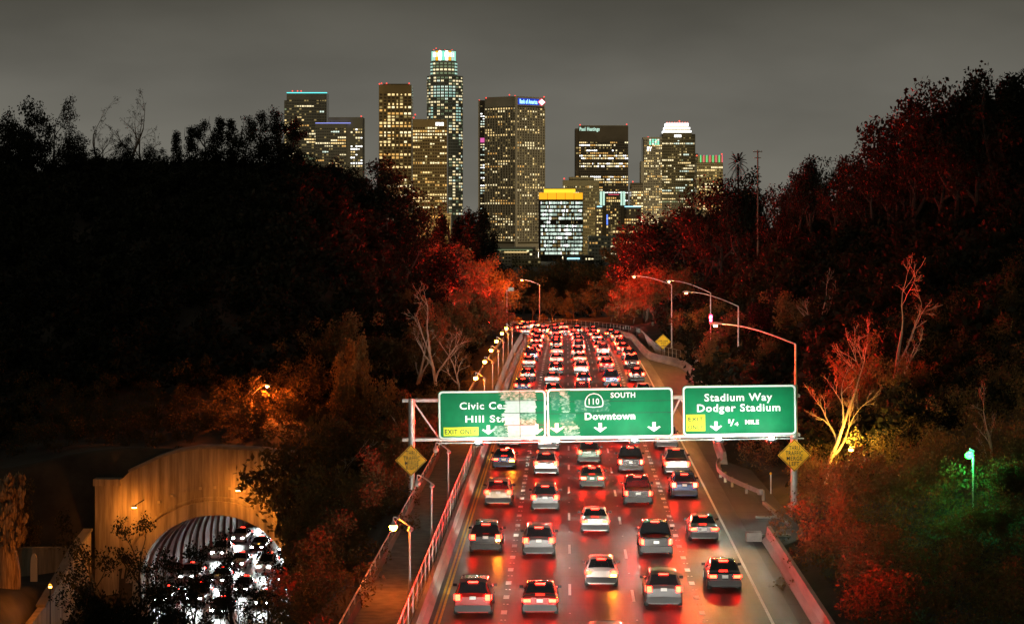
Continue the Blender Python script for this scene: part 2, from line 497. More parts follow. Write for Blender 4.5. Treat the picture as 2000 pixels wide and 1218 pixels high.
pl = MB(); pl.add([(-2200,960,-29.4),(2200,960,-29.4),(2200,7000,-29.4),(-2200,7000,-29.4)], [(0,1,2,3)])
tag(pl.build('plain', M['plain']), kind='structure')

# ------------------------------------------------------------------ freeway
def strip(s0, s1, o0, o1, h, step=6.0):
    n = max(1, int(math.ceil((s1-s0)/step)))
    vs = []; fs = []
    for i in range(n+1):
        s = s0+(s1-s0)*i/n
        f0 = o0(s) if callable(o0) else o0; f1 = o1(s) if callable(o1) else o1
        vs += [at(s, f0, h), at(s, f1, h)]
        if i: fs.append((2*i-2, 2*i-1, 2*i+1, 2*i))
    return MB().add(vs, fs)
fw = strip(70, 620, -9.4, 9.62, 0.0).build('freeway', M['road']); tag(fw, kind='structure')
sh = strip(70, 340, 9.0, lambda s: np.interp(s, RB_S, RB_O)+0.5, -0.006).build('shoulder', M['shoulder']); tag(sh, kind='structure')
wk = strip(70, 520, -12.3, -9.0, 0.14).build('walkway', M['walk']); tag(wk, kind='structure')
LW = 3.34
strip(70, 620, -8.42, -8.30, 0.005).build('edge_line', M['yellow'], fw)
strip(70, 620, -8.20, -8.08, 0.005).build('edge_line', M['yellow'], fw)
strip(70, 600, 8.26, 8.42, 0.005).build('edge_line', M['white'], fw)
def mark_mesh(w, l, h=0.012):
    return MB().box(-w/2, w/2, 0, l, 0, h).mesh('lane_mark', M['white'])
mk_s = mark_mesh(0.30, 1.05); mk_d = mark_mesh(0.15, 3.6); mk_st = MB().add(
    [(-.05,-.05,0),(.05,-.05,0),(.05,.05,0),(-.05,.05,0),(-.03,-.03,.02),(.03,-.03,.02),(.03,.03,.02),(-.03,.03,.02)],
    [(4,5,6,7),(0,1,5,4),(1,2,6,5),(2,3,7,6),(3,0,4,7)]).mesh('road_stud', M['white'])
def put(name, me, s, o, h, parent, rz=0.0):
    p, a = road(s)
    ob = link(name, me, parent); ob.location = at(s, o, h); ob.rotation_euler = (0,0,-a+rz)
    return ob
for b in (-1.5, 1.5):
    s = 104.0+R.random()
    while s < 430:
        put('lane_mark', mk_s, s, b*LW, 0.004, fw)
        if s < 240:
            put('road_stud', mk_st, s+2.9, b*LW-0.07, 0.004, fw); put('road_stud', mk_st, s+2.9, b*LW+0.12, 0.004, fw)
        s += 4.57
for b in (-0.5, 0.5):
    s = 101.0+R.random()*4
    while s < 440:
        put('lane_mark', mk_d, s, b*LW, 0.004, fw)
        if s < 240: put('road_stud', mk_st, s+9.2, b*LW, 0.004, fw)
        s += 14.6

def sweep(prof, path, close=True):
    """profile (side, up) swept along points with a heading each"""
    vs = []; fs = []; n = len(prof)
    for i, (p, a) in enumerate(path):
        for (o, h) in prof:
            vs.append((p.x+o*math.cos(a), p.y-o*math.sin(a), p.z+h))
        if i:
            for k in range(n if close else n-1):
                k2 = (k+1) % n
                fs.append(((i-1)*n+k, i*n+k, i*n+k2, (i-1)*n+k2))
    if close:
        fs.append(tuple(range(n))); fs.append(tuple(range((len(path)-1)*n+n-1, (len(path)-1)*n-1, -1)))
    return MB().add(vs, fs)
def path_of(s0, s1, o, step=5.0):
    n = int((s1-s0)/step)+1
    pts = []
    for i in range(n+1):
        s = s0+(s1-s0)*i/n
        f = float(o(s)) if callable(o) else o
        p = at(s, f)
        s2 = s+0.5; f2 = float(o(s2)) if callable(o) else o
        d = at(s2, f2)-p
        pts.append((p, math.atan2(d.x, d.y)))
    return pts
JER_L = [(-0.55,0),(0.10,0),(0.10,0.10),(-0.12,0.35),(-0.2,0.85),(-0.42,0.85)]
JER_R = [(-0.10,0),(0.55,0),(0.42,1.0),(0.2,1.0),(0.12,0.38),(-0.10,0.12)]
def barrier(name, label, prof, s0, s1, o, seg=12.0):
    r = empty(name, path_of(s0, s0+1, o)[0][0])
    tag(r, label, 'barrier')
    s = s0; g = []
    base = Vector(r.location)
    while s < s1-0.5:
        e_ = min(s+seg, s1)
        m_ = sweep(prof, path_of(s, e_-0.03, o, 3.0))
        ob = m_.build('barrier_segment', M['conc'], r)
        ob.location = -base
        s = e_
    return r
barrier('concrete_barrier', 'long low concrete barrier along the left edge of the freeway', JER_L, 84, 560, -8.75)
barrier('concrete_barrier', 'concrete barrier on the right that bulges out and sweeps round the far bend', JER_R, 182, 560, lambda s: np.interp(s, RB_S, RB_O), 9.0)
nb_ = barrier('concrete_barrier', 'near concrete barrier at the lower right beside the white edge line', JER_R, 84, 139, lambda s: np.interp(s, RB_S[:2], RB_O[:2]))
eb = MB().box(-0.5,0.45,0,0.9,0,0.55); ebo = eb.build('end_block', M['conc'], nb_); ebo.location = at(139.1, 9.75)-nb_.location; ebo.rotation_euler = (0,0,-A0)

# chain-link fences: posts one by one, wires and rail
def fence(name, label, s0, s1, o, h0, height, spacing, mm, wires=3):
    base = at(s0, float(o(s0)) if callable(o) else o, h0)
    r = empty(name, base); tag(r, label, 'fence')
    pm = MB().tube([(0,0,0),(0,0,height)], 0.042, 6).mesh('post', mm)
    s = s0
    while s <= s1:
        f = float(o(s)) if callable(o) else o
        ob = link('post', pm, r); ob.location = at(s, f, h0)-base
        s += spacing
    for k in range(wires):
        hh = h0+height*(k+1)/wires-0.03
        pts = [(p+Vector((0,0,hh))-base) for p, a in path_of(s0, s1, o, 6.0)]
        MB().tube(pts, 0.022 if k == wires-1 else 0.010, 4).build('top_rail' if k == wires-1 else 'wire', mm, r)
    return r
fence('chain_link_fence', 'tall chain-link fence with pale posts between the left barrier and the walkway', 90, 384, -9.3, 0.14, 1.95, 3.2, M['galv'])
fence('chain_link_fence', 'row of pale fence posts behind the right barrier round the far bend', 232, 470, lambda s: np.interp(s, RB_S, RB_O)+1.5, 0.2, 1.75, 2.6, M['galv'])
# walkway parapet on the valley side
wp = MB()
base = at(90, -12.3)
wpr = empty('walkway_railing', base); tag(wpr, 'low walkway parapet with a top rail on the valley side of the walkway', 'railing')
for s in np.arange(90, 380, 6.0):
    ob = sweep([(-0.22,-1.2),(0.0,-1.2),(0.0,0.75),(-0.22,0.75)], path_of(s, s+5.96, -12.3, 3.0)).build('parapet_panel', M['conc_d'], wpr); ob.location = -base
pts = [(p+Vector((0,0,1.15))-base) for p, a in path_of(90, 380, -12.4, 6.0)]
MB().tube(pts, 0.045, 6).build('hand_rail', M['steel'], wpr)
rp_me = MB().tube([(0,0,0.7),(0,0,1.15)], 0.035, 5).mesh('rail_post', M['steel'])
for s in np.arange(91, 379, 3.0):
    ob = link('rail_post', rp_me, wpr); ob.location = at(s, -12.4)-base

# steel guardrail by the apron
gpts = [(180,10.35),(176.5,9.9),(173,9.75),(170,9.9),(167,10.2),(163,10.95),(159,11.8)]
gp = [at(s, o, 0.0) for s, o in gpts]
gr = empty('guardrail', gp[0]); tag(gr, 'curved steel guardrail on posts between the two right concrete barriers', 'guardrail')
path = []
for i, p in enumerate(gp):
    d = gp[min(i+1, len(gp)-1)]-gp[max(i-1, 0)]
    path.append((p-gp[0]+Vector((0,0,0)), math.atan2(d.x, d.y)))
prof = [(0.0,0.45),(-0.05,0.5),(0.0,0.58),(0.03,0.6),(0.0,0.62),(-0.05,0.70),(0.0,0.78),(0.05,0.78),(0.05,0.45)]
sweep(prof, path).build('rail_beam', M['galv'], gr)
for p in gp[1:]:
    MB().box(-0.09,0.09,-0.09,0.09,-0.2,0.74).build('post', M['bark_pale'], gr, p-gp[0]+Vector((0.2,0,0)))
MB().lathe([(0.05,0.4),(0.2,0.42),(0.22,0.6),(0.2,0.8),(0.05,0.82)], 10).build('end_terminal', M['galv'], gr, gp[-1]-gp[0])
kb = MB().bar(at(157,11.9,0.08), at(145.5,12.6,0.08), 0.25, 0.22); tag(kb.build('apron_kerb', M['conc']), 'short low concrete kerb at the edge of the right apron', 'kerb')
mp_ = empty('marker_post', at(163, 12.9)); tag(mp_, 'thin white marker post behind the curved guardrail', 'post')
MB().tube([(0,0,-0.3),(0,0,1.35)], 0.05, 6).build('stem', M['sign_white'], mp_); MB().lathe([(0.03,1.35),(0.09,1.4),(0.09,1.5),(0.03,1.55)],8).build('reflector', M['sign_amber'], mp_)
for k,(s,o,t) in enumerate(((150,11.6,'debris slab lying flat on the apron below the guardrail'),(141.5,11.3,'broken concrete slab behind the near barrier end'))):
    tag(MB().box(-0.9,0.9,-0.25,0.25,0,0.12).build('concrete_slab', M['conc'], None, at(s,o,0.0)), t, 'slab')

# ------------------------------------------------------------------ road signs
def text(parent, body, x0, x1, z0, z1, m, name='lettering', y=-0.03, bold=0.016, shear=0.0, ext=0.006):
    """a line of lettering filling the box x0..x1, z0..z1 on a panel that faces -y"""
    cu = bpy.data.curves.new('lettering', 'FONT')
    cu.body = body; cu.size = 1.0; cu.offset = bold; cu.extrude = 0.0; cu.resolution_u = 3; cu.shear = shear
    cu.space_character = 1.12
    tmp = bpy.data.objects.new('tmp_text', cu)
    me = bpy.data.meshes.new_from_object(tmp)
    bpy.data.objects.remove(tmp); bpy.data.curves.remove(cu)
    n = len(me.vertices)
    co = np.empty(n*3, np.float32); me.vertices.foreach_get('co', co); co = co.reshape(-1, 3)
    mn = co.min(0); mxx = co.max(0)
    # letters with tails keep their baseline
    lo = 0.0 if any(c in 'gjpqy' for c in body) else mn[1]
    out = np.empty_like(co)
    out[:,0] = x0+(co[:,0]-mn[0])/(mxx[0]-mn[0])*(x1-x0)
    out[:,2] = z0+(co[:,1]-lo)/(mxx[1]-lo)*(z1-z0)
    out[:,1] = y
    me.vertices.foreach_set('co', out.ravel())
    me.materials.clear(); me.materials.append(m); me.update()
    return link(name, me, parent)

def rrect(w, h, r, n=6):
    pts = []
    for cx, cz, a in ((w/2-r, h/2-r, 0), (-w/2+r, h/2-r, 90), (-w/2+r, -h/2+r, 180), (w/2-r, -h/2+r, 270)):
        for k in range(n+1):
            t = math.radians(a+90*k/n)
            pts.append((cx+r*math.cos(t), cz+r*math.sin(t)))
    return pts
def arrow_poly(cx, z0, z1, w):
    h = z1-z0; s = w*0.13
    return [(cx, z0), (cx+w*0.5, z0+h*0.50), (cx+w*0.40, z0+h*0.58), (cx+s, z0+h*0.44), (cx+s, z1), (cx-s, z1), (cx-s, z0+h*0.44), (cx-w*0.40, z0+h*0.58), (cx-w*0.5, z0+h*0.50)]
SY = 155.0; SS = FPX/SY
TILT = -0.0125
class Sign:
    def __init__(self, x0, x1, y0, y1, label, name='guide_sign'):
        self.cx, self.cy = (x0+x1)/2, (y0+y1)/2
        self.r = empty(name, P(self.cx, self.cy, SY)); self.r.rotation_euler = (0, TILT, 0)
        tag(self.r, label, 'sign', 'overhead green guide signs')
        w = (x1-x0)/SS; h = (y1-y0)/SS
        MB().prism(rrect(w, h, 0.28), 0.0, 0.07).build('panel', M['sign_green'], self.r)
        MB().ring(rrect(w-0.06, h-0.06, 0.27), rrect(w-0.30, h-0.30, 0.20), -0.012, 0.0).build('border', M['sign_white'], self.r)
        for k in range(3):
            MB().box(-w/2+w*(0.2+0.3*k)-0.05, -w/2+w*(0.2+0.3*k)+0.05, 0.07, 0.2, -h/2-0.05, h/2-0.1).build('bracket', M['galv'], self.r)
    def u(self, px): return (px-self.cx)/SS
    def w(self, py): return (self.cy-py)/SS
    def text(self, s, x0, x1, y0, y1, m='sign_white', **k):
        return text(self.r, s, self.u(x0), self.u(x1), self.w(y1), self.w(y0), M[m], **k)
    def arrow(self, x, y0, y1, w=25):
        MB().prism(arrow_poly(self.u(x), self.w(y1), self.w(y0), w/SS), -0.025, -0.008).build('arrow', M['sign_white'], self.r)
    def plate(self, x0, x1, y0, y1):
        MB().box(self.u(x0), self.u(x1), -0.02, -0.004, self.w(y1), self.w(y0)).build('exit_only_plate', M['sign_yellow'], self.r)

def patchmat(name, lo, hi, thr):
    m = bpy.data.materials.new(name); m.use_nodes = True
    nt = m.node_tree; N = nt.nodes; L = nt.links; b = N['Principled BSDF']
    b.inputs['Roughness'].default_value = 0.5; b.inputs['Specular IOR Level'].default_value = 0.3
    tc = N.new('ShaderNodeTexCoord'); mp = N.new('ShaderNodeMapping'); mp.inputs['Scale'].default_value = (1.0, 1.0, 1.7)
    L.new(tc.outputs['Object'], mp.inputs[0])
    n = N.new('ShaderNodeTexNoise'); n.inputs['Scale'].default_value = 3.2; n.inputs['Detail'].default_value = 8; n.inputs['Roughness'].default_value = 0.7
    L.new(mp.outputs[0], n.inputs['Vector'])
    r = N.new('ShaderNodeValToRGB')
    r.color_ramp.elements[0].position = thr; r.color_ramp.elements[0].color = (*lo, 1)
    r.color_ramp.elements[1].position = thr+0.22; r.color_ramp.elements[1].color = (*hi, 1)
    L.new(n.outputs['Fac'], r.inputs[0]); L.new(r.outputs[0], b.inputs['Base Color'])
    return m
M['patch_w'] = patchmat('worn_white_sheeting', (0.38,0.47,0.39), (0.55,0.59,0.54), 0.30)
M['patch_g'] = patchmat('worn_green_sheeting', (0.02,0.16,0.08), (0.40,0.50,0.40), 0.42)
M['patch_s'] = patchmat('scuffed_green_sheeting', (0.008,0.15,0.08), (0.25,0.40,0.27), 0.5)
def ragged(sign, x0, x1, y0, y1, m, seed, amp=6, left=True, right=False):
    rr = random.Random(seed)
    lf = []; rt = []
    n = 14
    for k in range(n+1):
        y = y1+(y0-y1)*k/n
        lf.append((sign.u(x0+(rr.uniform(-amp, amp) if left else 0)), sign.w(y)))
        rt.append((sign.u(x1+(rr.uniform(-amp, amp) if right else 0)), sign.w(y)))
    vs = []; fs = []
    for k in range(n+1):
        vs += [(lf[k][0], -0.016, lf[k][1]), (rt[k][0], -0.016, rt[k][1])]
        if k: fs.append((2*k-2, 2*k-1, 2*k+1, 2*k))
    nn = len(vs)
    vs += [(x, -0.010, z) for x, y, z in vs]
    fs += [tuple(i+nn for i in f[::-1]) for f in fs]
    for k in range(n):
        fs += [(2*k, 2*k+2, nn+2*k+2, nn+2*k), (2*k+3, 2*k+1, nn+2*k+1, nn+2*k+3)]
    return MB().add(vs, fs).build('patch_panel', m, sign.r)

A = Sign(856, 1067, 762, 857, 'left green guide sign with a pale worn patch covering half its wording')
A.text('Civic Ce', 898, 981, 784.5, 798.5); A.text('Hill Str', 909, 989, 810.5, 824)
A.plate(866, 934, 833, 850); A.text('EXIT ONLY', 868.5, 931, 837, 846.5, 'sign_black')
ragged(A, 978, 1015, 764, 782, M['patch_g'], 1, 5); ragged(A, 1016, 1046, 764, 782, M['patch_g'], 2, 3, False, True)
ragged(A, 986, 1015, 783, 806, M['patch_w'], 3, 6); ragged(A, 1016, 1047, 783, 806, M['patch_w'], 4, 2, False, True)
ragged(A, 982, 1015, 807, 830, M['patch_w'], 5, 6); ragged(A, 1016, 1047, 807, 830, M['patch_g'], 6, 2, False, True)
ragged(A, 966, 990, 831, 853, M['patch_g'], 7, 4); ragged(A, 991, 1015, 831, 853, M['patch_w'], 8, 2); ragged(A, 1016, 1046, 831, 853, M['patch_w'], 9, 2, False, True)
A.arrow(953.5, 830, 848); A.arrow(1048, 829, 849)
B = Sign(1068, 1315, 757, 854.5, 'middle green guide sign with the route shield and three arrows')
B.text('SOUTH', 1193, 1241, 766, 776.5, bold=0.03); B.text('Downtown', 1142, 1240.5, 805, 819, bold=0.035)
ragged(B, 1095, 1112, 760, 790, M['patch_g'], 11, 4, True, True); ragged(B, 1099, 1112, 791, 804, M['patch_g'], 12, 3, True, True)
ragged(B, 1094, 1122, 806, 828, M['patch_s'], 13, 4, True, True); ragged(B, 1102, 1130, 829, 850, M['patch_g'], 14, 5, True, True)
ragged(B, 1075, 1094, 764, 800, M['patch_s'], 15, 3, True, True); ragged(B, 1124, 1190, 780, 803, M['patch_s'], 16, 4, True, True)
for y in (783, 806): MB().box(B.u(1070), B.u(1313), -0.014, -0.003, B.w(y)-0.012, B.w(y)+0.012).build('seam', M['sign_black'], B.r)
for y in (782.5, 806.5, 830.5): MB().box(A.u(985), A.u(1062), -0.022, -0.012, A.w(y)-0.02, A.w(y)+0.02).build('seam', M['sign_black'], A.r)
MB().box(A.u(1015.5)-0.02, A.u(1015.5)+0.02, -0.024, -0.012, A.w(854), A.w(764)).build('seam', M['sign_black'], A.r)
shp = [(0,-14.2),(8,-12.5),(13.5,-8.5),(17.3,-2),(18.4,4),(18,10),(16.2,12.3),(10,13.6),(0,14.2),(-10,13.6),(-16.2,12.3),(-18,10),(-18.4,4),(-17.3,-2),(-13.5,-8.5),(-8,-12.5)]
so = [(B.u(1160.5+x), B.w(781+y)) for x, y in shp]; si = [(B.u(1160.5+x*0.885), B.w(781+y*0.87)) for x, y in shp]
MB().prism(so[::-1], -0.018, -0.004).build('route_shield', M['sign_white'], B.r)
MB().prism(si[::-1], -0.024, -0.017).build('shield_field', M['sign_green'], B.r)
B.text('110', 1150, 1170.5, 777, 789, bold=0.02, y=-0.032)
for x in (1087, 1172, 1277): B.arrow(x, 825, 843.5, 26)
C = Sign(1333, 1555.5, 751.5, 850, 'right green guide sign with a small yellow plate and one arrow')
C.text('Stadium Way', 1376, 1508.5, 767.5, 782, bold=0.022); C.text('Dodger Stadium', 1361.5, 1524, 788, 802.5, bold=0.022)
C.plate(1340, 1377, 808, 840.5); C.text('EXIT', 1344, 1373, 813, 821, 'sign_black'); C.text('ONLY', 1343.5, 1373.5, 828.5, 836.5, 'sign_black')
C.arrow(1398, 822, 840.5, 24); C.text('1', 1422, 1426, 818, 825.5, bold=0.02); C.text('/', 1425.5, 1434, 818, 831, bold=0.02); C.text('4', 1434, 1442, 823.5, 831, bold=0.02)
C.text('MILE', 1455, 1482, 819.5, 828, bold=0.03)

# gantry
gbase = P(1553, 990, SY)
ga = empty('sign_gantry', (gbase.x, SY+0.6, 0.0)); tag(ga, 'steel sign gantry spanning the freeway on two round posts', 'gantry')
go = Vector(ga.location)
def gl(px, py, dy=0.0): return P(px, py, SY)+Vector((0, dy+0.6, 0))-go
zl = P(803, 780, SY).z
MB().tube([(gl(803,1000).x,0,-3.5),(gl(803,1000).x,0,zl)], 0.22, 14).build('post', M['galv'], ga, smooth=True)
MB().tube([(gl(1553,1000).x,0,-0.5),(gl(1553,1000).x,0,P(1553,752,SY).z)], 0.24, 14).build('post', M['steel'], ga, smooth=True)
MB().lathe([(0.45,0),(0.45,0.12),(0.3,0.14),(0.3,0.25)],10,(gl(1553,1000).x,0,-0.05)).build('base_plate', M['galv'], ga)
for yy, dy in ((784, 0), (860.5, 0), (784, 1.1), (860.5, 1.1)):
    MB().bar(gl(785, yy, dy*0.5+0.05), gl(1565, yy-10, dy*0.5+0.05), 0.16, 0.20).build('chord', M['galv'], ga)
xs = [806, 856, 906, 962, 1018, 1074, 1130, 1186, 1242, 1298, 1330, 1380, 1430, 1480, 1552]
for k in range(len(xs)-1):
    a_, b_ = xs[k], xs[k+1]
    up = k % 2 == 0
    MB().bar(gl(a_, 786-(a_-800)*0.0125 if up else 858-(a_-800)*0.0125, 0.3), gl(b_, 858-(b_-800)*0.0125 if up else 786-(b_-800)*0.0125, 0.3), 0.10, 0.10).build('diagonal', M['galv'], ga)
MB().bar(gl(856, 862, -1.6), gl(1565, 852.5, -1.6), 0.55, 0.06).build('service_walkway', M['dark'], ga)
MB().bar(gl(856, 861.0, -2.0), gl(1565, 851.5, -2.0), 0.06, 0.05).build('lamp_rail', M['galv'], ga)
for px, py in ((935, 853), (1085, 851), (1235.5, 849), (1397, 847), (1498.5, 846)):
    fx = gl(px, py+3, -3.1)
    f = MB().box(-0.33,0.33,-0.14,0.30,-0.22,-0.04).build('sign_lamp', M['dark'], ga, fx)
    MB().lathe([(0.17,-0.04),(0.17,0.02),(0.12,0.10),(0.03,0.14)], 10).build('lens', M['signlamp'], f)
    MB().bar((0,0.2,-0.25), (0,2.7,-0.25), 0.06, 0.06).build('arm', M['galv'], f)

def diamond(px, py, half, Y, lines, label, mpost=None, post_to=None, mfield='sign_amber'):
    s = FPX/Y
    r = empty('warning_sign', P(px, py, Y)); tag(r, label, 'sign', 'diamond warning signs')
    h = half/s
    def dia(k): return [(0,-h*k),(h*k,0),(0,h*k),(-h*k,0)]
    MB().prism(dia(1.0), 0, 0.03).build('panel', M[mfield], r)
    MB().ring(dia(0.955), dia(0.905), -0.006, 0.001).build('border', M['sign_black'], r)
    for t, x0, x1, y0, y1 in lines:
        text(r, t, (x0-px)/s, (x1-px)/s, (py-y1)/s, (py-y0)/s, M['sign_black'], y=-0.012, bold=0.012)
    if post_to is not None:
        zb = gz(r.location.x, Y+0.1)-r.location.z-0.3
        MB().tube([(0,0.09,zb),(0,0.09,h*0.7)], 0.06, 6).build('post', M['galv'], r)
    else:
        MB().box(-h*0.5,h*0.5,0.03,0.16,-0.06,0.06).build('bracket', M['galv'], r)
    return r
diamond(803, 898.5, 31, SY+0.2, [('THRU',793,814,880,888.5),('TRAFFIC',788,820.5,890,898.5),('MERGE',791,817.5,899.5,908),('RIGHT',793.5,817,908.5,916.5)], 'amber diamond sign reading merge right on the left gantry post')
diamond(1551.4, 888.5, 32.5, SY+0.2, [('THRU',1541,1562,870,878.5),('TRAFFIC',1534.5,1568,880,888.5),('MERGE',1536.5,1567,890.5,898.5),('LEFT',1541.5,1561,901,909)], 'amber diamond sign reading merge left on the right gantry post')
diamond(1295, 667, 15.5, 318, [('DUAL LANE',1285,1304.5,664,667.2),('EXIT',1291,1300.5,668.5,671.5),('AHEAD',1291,1301,673.2,676.2)], 'small yellow diamond sign far off behind the right fence', post_to=1, mfield='sign_yellow2' if 'sign_yellow2' in M else 'sign_amber')

# ------------------------------------------------------------------ lamps
def globe_lamp(s, lit, label):
    p = at(s, -10.1, 0.14)
    r = empty('walkway_lamp', p, -A0); tag(r, label, 'lamp', 'crook-necked lamps along the walkway')
    MB().lathe([(0.16,0),(0.16,0.15),(0.10,0.25),(0.08,0.9),(0.065,1.0),(0.055,3.35)], 10).build('pole', M['galv'], r, smooth=True)
    MB().lathe([(0.06,3.3),(0.15,3.36),(0.15,3.42),(0.08,3.5),(0.05,3.62),(0.02,3.66)], 10).build('collar', M['galv'], r)
    pts = []
    for k in range(11):
        t = k/10
        pts.append((0.18-1.05*t-0.1*math.sin(t*math.pi), 0, 3.45+0.42*math.sin(t*math.pi*0.62)+0.24*t))
    MB().tube(pts, 0.045, 6).build('crook_arm', M['galv'], r)
    tip = pts[-1]
    MB().lathe([(0.03,0),(0.05,-0.18),(0.13,-0.34),(0.20,-0.44)], 10, tip).build('shade', M['galv'], r, smooth=True)
    MB().lathe([(0.19,-0.44),(0.21,-0.52),(0.17,-0.64),(0.06,-0.72)], 10, tip).build('globe', M['sodium'] if lit else M['lens_off'], r, smooth=True)
    return r
lamp_s = [(118.5,1),(137.5,0),(157,0),(203,1),(226,1),(251,1),(272,1),(293,1),(318,1),(341,1)]
for k, (s, lit) in enumerate(lamp_s):
    globe_lamp(s, lit, ('lit orange' if lit else 'unlit')+' crook-necked walkway lamp, %s from the camera along the left fence' % ordinal(k+1))

def cobra(px, py_top, px_head, py_head, Y, label, lens, group='cobra-head street lights', ground=None, light=None):
    top = P(px, py_top, Y); hd = P(px_head, py_head, Y)
    z0 = (gz(top.x, Y) if ground is None else ground)-0.4
    r = empty('street_light', (top.x, Y, z0+0.4)); tag(r, label, 'street light', group)
    o = Vector(r.location)
    MB().tube([(0,0,-0.4),(0,0,0.0),(0,0,top.z-o.z)], [0.14,0.13,0.075], 8).build('pole', M['galv'], r, smooth=True)
    MB().lathe([(0.26,0.0),(0.26,0.10),(0.17,0.14)],8).build('base', M['galv'], r)
    a_ = top-o; b_ = hd-o; d = 1 if b_.x > a_.x else -1
    pts = []
    for k in range(9):
        t = k/8
        lift = math.sin(t*math.pi*0.5)
        pts.append((a_.x+(b_.x-a_.x)*t, 0, a_.z+(b_.z-a_.z)*lift))
    MB().tube(pts, [0.06-0.02*k/8 for k in range(9)], 6).build('arm', M['galv'], r, smooth=True)
    hx, hz = b_.x, b_.z
    h = MB().add([(hx+d*-0.35,-0.10,hz-0.05),(hx+d*-0.35,0.10,hz-0.05),(hx+d*-0.35,0.08,hz+0.07),(hx+d*-0.35,-0.08,hz+0.07),
                  (hx+d*0.1,-0.19,hz-0.07),(hx+d*0.1,0.19,hz-0.07),(hx+d*0.1,0.15,hz+0.13),(hx+d*0.1,-0.15,hz+0.13),
                  (hx+d*0.5,-0.12,hz-0.05),(hx+d*0.5,0.12,hz-0.05),(hx+d*0.5,0.10,hz+0.06),(hx+d*0.5,-0.10,hz+0.06)],
                 [(0,1,2,3),(8,11,10,9),(0,4,5,1),(1,5,6,2),(2,6,7,3),(3,7,4,0),(4,8,9,5),(5,9,10,6),(6,10,11,7),(7,11,8,4)])
    h.build('lamp_head', M['steel'], r)
    MB().lathe([(0.05,-0.22),(0.15,-0.16),(0.17,-0.06)], 10, (hx+d*0.1, 0, hz)).build('lens', lens, r, smooth=True)
    if light:
        ld = bpy.data.lights.new('street_light_bulb', 'POINT'); ld.energy = light[0]; ld.color = light[1]; ld.shadow_soft_size = 0.15
        lo = link('street_light_bulb', ld, r); lo.location = (hx+d*0.1, -0.05, hz-0.34)
    return r
cobra(1554, 672, 1400, 632, 163, 'grey street light with a long left arm behind the right guide sign', M['cobra_added_glow'], light=(4200, (1.0, 0.45, 0.12)))  # bulbs added in this row of unlit heads to light road and trees
cobra(1442, 598, 1342, 570, 251, 'grey street light whose pole rises behind the middle of the right guide sign', M['cobra_added_glow'], light=(2500, (1.0, 0.36, 0.07)))
cobra(1388, 572, 1308, 548, 307, 'grey street light half hidden in red-lit trees, its arm above the yellow diamond', M['cobra_added_glow'], light=(2500, (1.0, 0.36, 0.07)))
cobra(1312, 556, 1240, 539, 334, 'grey street light standing just right of the small yellow diamond sign', M['cobra_added_glow'], light=(2500, (1.0, 0.36, 0.07)))
cobra(1054, 556, 1020, 546, 484, 'distant street light left of the far bend with a warm lamp', M['sodium'], light=(22000, (1.0, 0.13, 0.010)))
cobra(492, 772, 520, 752, 240, 'lit orange street light in the trees above the tunnel', M['sodium_hi'], light=(6500, (1.0, 0.14, 0.010)))

for k, px in enumerate((560, 640, 968, 1020, 1085, 1180, 1290, 1340, 1400)):  # overpowered lamps added to light the tower fronts, several hidden from view
    cobra(px, (497 if k in (2,3) else 506) if 900 < px < 1250 else 446, px+3, (496 if k in (2,3) else 505) if 900 < px < 1250 else 445, (2480 if px < 1250 else 2720)+25*(k % 3), 'added far lamp lighting the towers at the foot of downtown, %s from the left' % ordinal(k+1), M['sodium_hi'] if k % 2 else M['cobra_added_glow'], 'lamps added to light downtown', ground=-29.4, light=(210000 if 900 < px < 1250 else 330000, (1.0, 0.80, 0.48)))

# green lamp in the trees on the right
gp_ = P(1893, 884, 137)
r = empty('mercury_lamp', (gp_.x, 137, gz(gp_.x, 137))); tag(r, 'bright green-white lamp on a short post among the right trees', 'lamp')
hgt = gp_.z-r.location.z
MB().tube([(0.25,0.1,-0.3),(0.25,0.1,hgt+0.15),(0.0,0.0,hgt+0.25)], 0.06, 6).build('post', M['galv'], r)
MB().lathe([(0.04,0.14),(0.16,0.1),(0.2,0.0)], 10, (0,0,hgt)).build('shade', M['steel'], r)
MB().lathe([(0.19,0.0),(0.27,-0.12),(0.22,-0.28),(0.06,-0.36)], 12, (0,0,hgt)).build('bulb', M['greenlamp'], r)
ld = bpy.data.lights.new('mercury_bulb', 'POINT'); ld.energy = 900; ld.color = (0.05, 1.0, 0.22); ld.shadow_soft_size = 0.3
link('mercury_bulb', ld, r).location = (0, -0.45, hgt-0.2)

sgp = P(1388, 622, 282)  # signal added as stand-in source for a red glow in the trees
r = empty('standin_signal', (sgp.x, 282, gz(sgp.x, 282))); tag(r, 'added red signal standing in for the glow source in the trees right of the bend', 'stand-in signal')
hgt = sgp.z-r.location.z
MB().tube([(0,0,-0.3),(0,0,hgt+0.5)], 0.07, 6).build('post', M['galv'], r)
MB().box(-0.2,0.2,-0.3,-0.08,hgt-0.6,hgt+0.5).build('signal_head', M['dark'], r)
MB().lathe([(0.15,-0.335),(0.14,-0.30)], 12, (0,0,hgt+0.2), 'y').build('red_lens', M['brake'], r); MB().lathe([(0.15,-0.325),(0.14,-0.30)], 12, (0,0,hgt-0.25), 'y').build('dark_lens', M['lens_off'], r)
ld = bpy.data.lights.new('signal_bulb', 'POINT'); ld.energy = 5000; ld.color = (1.0, 0.02, 0.06); ld.shadow_soft_size = 0.2
link('signal_bulb', ld, r).location = (0, -0.6, hgt+0.2)
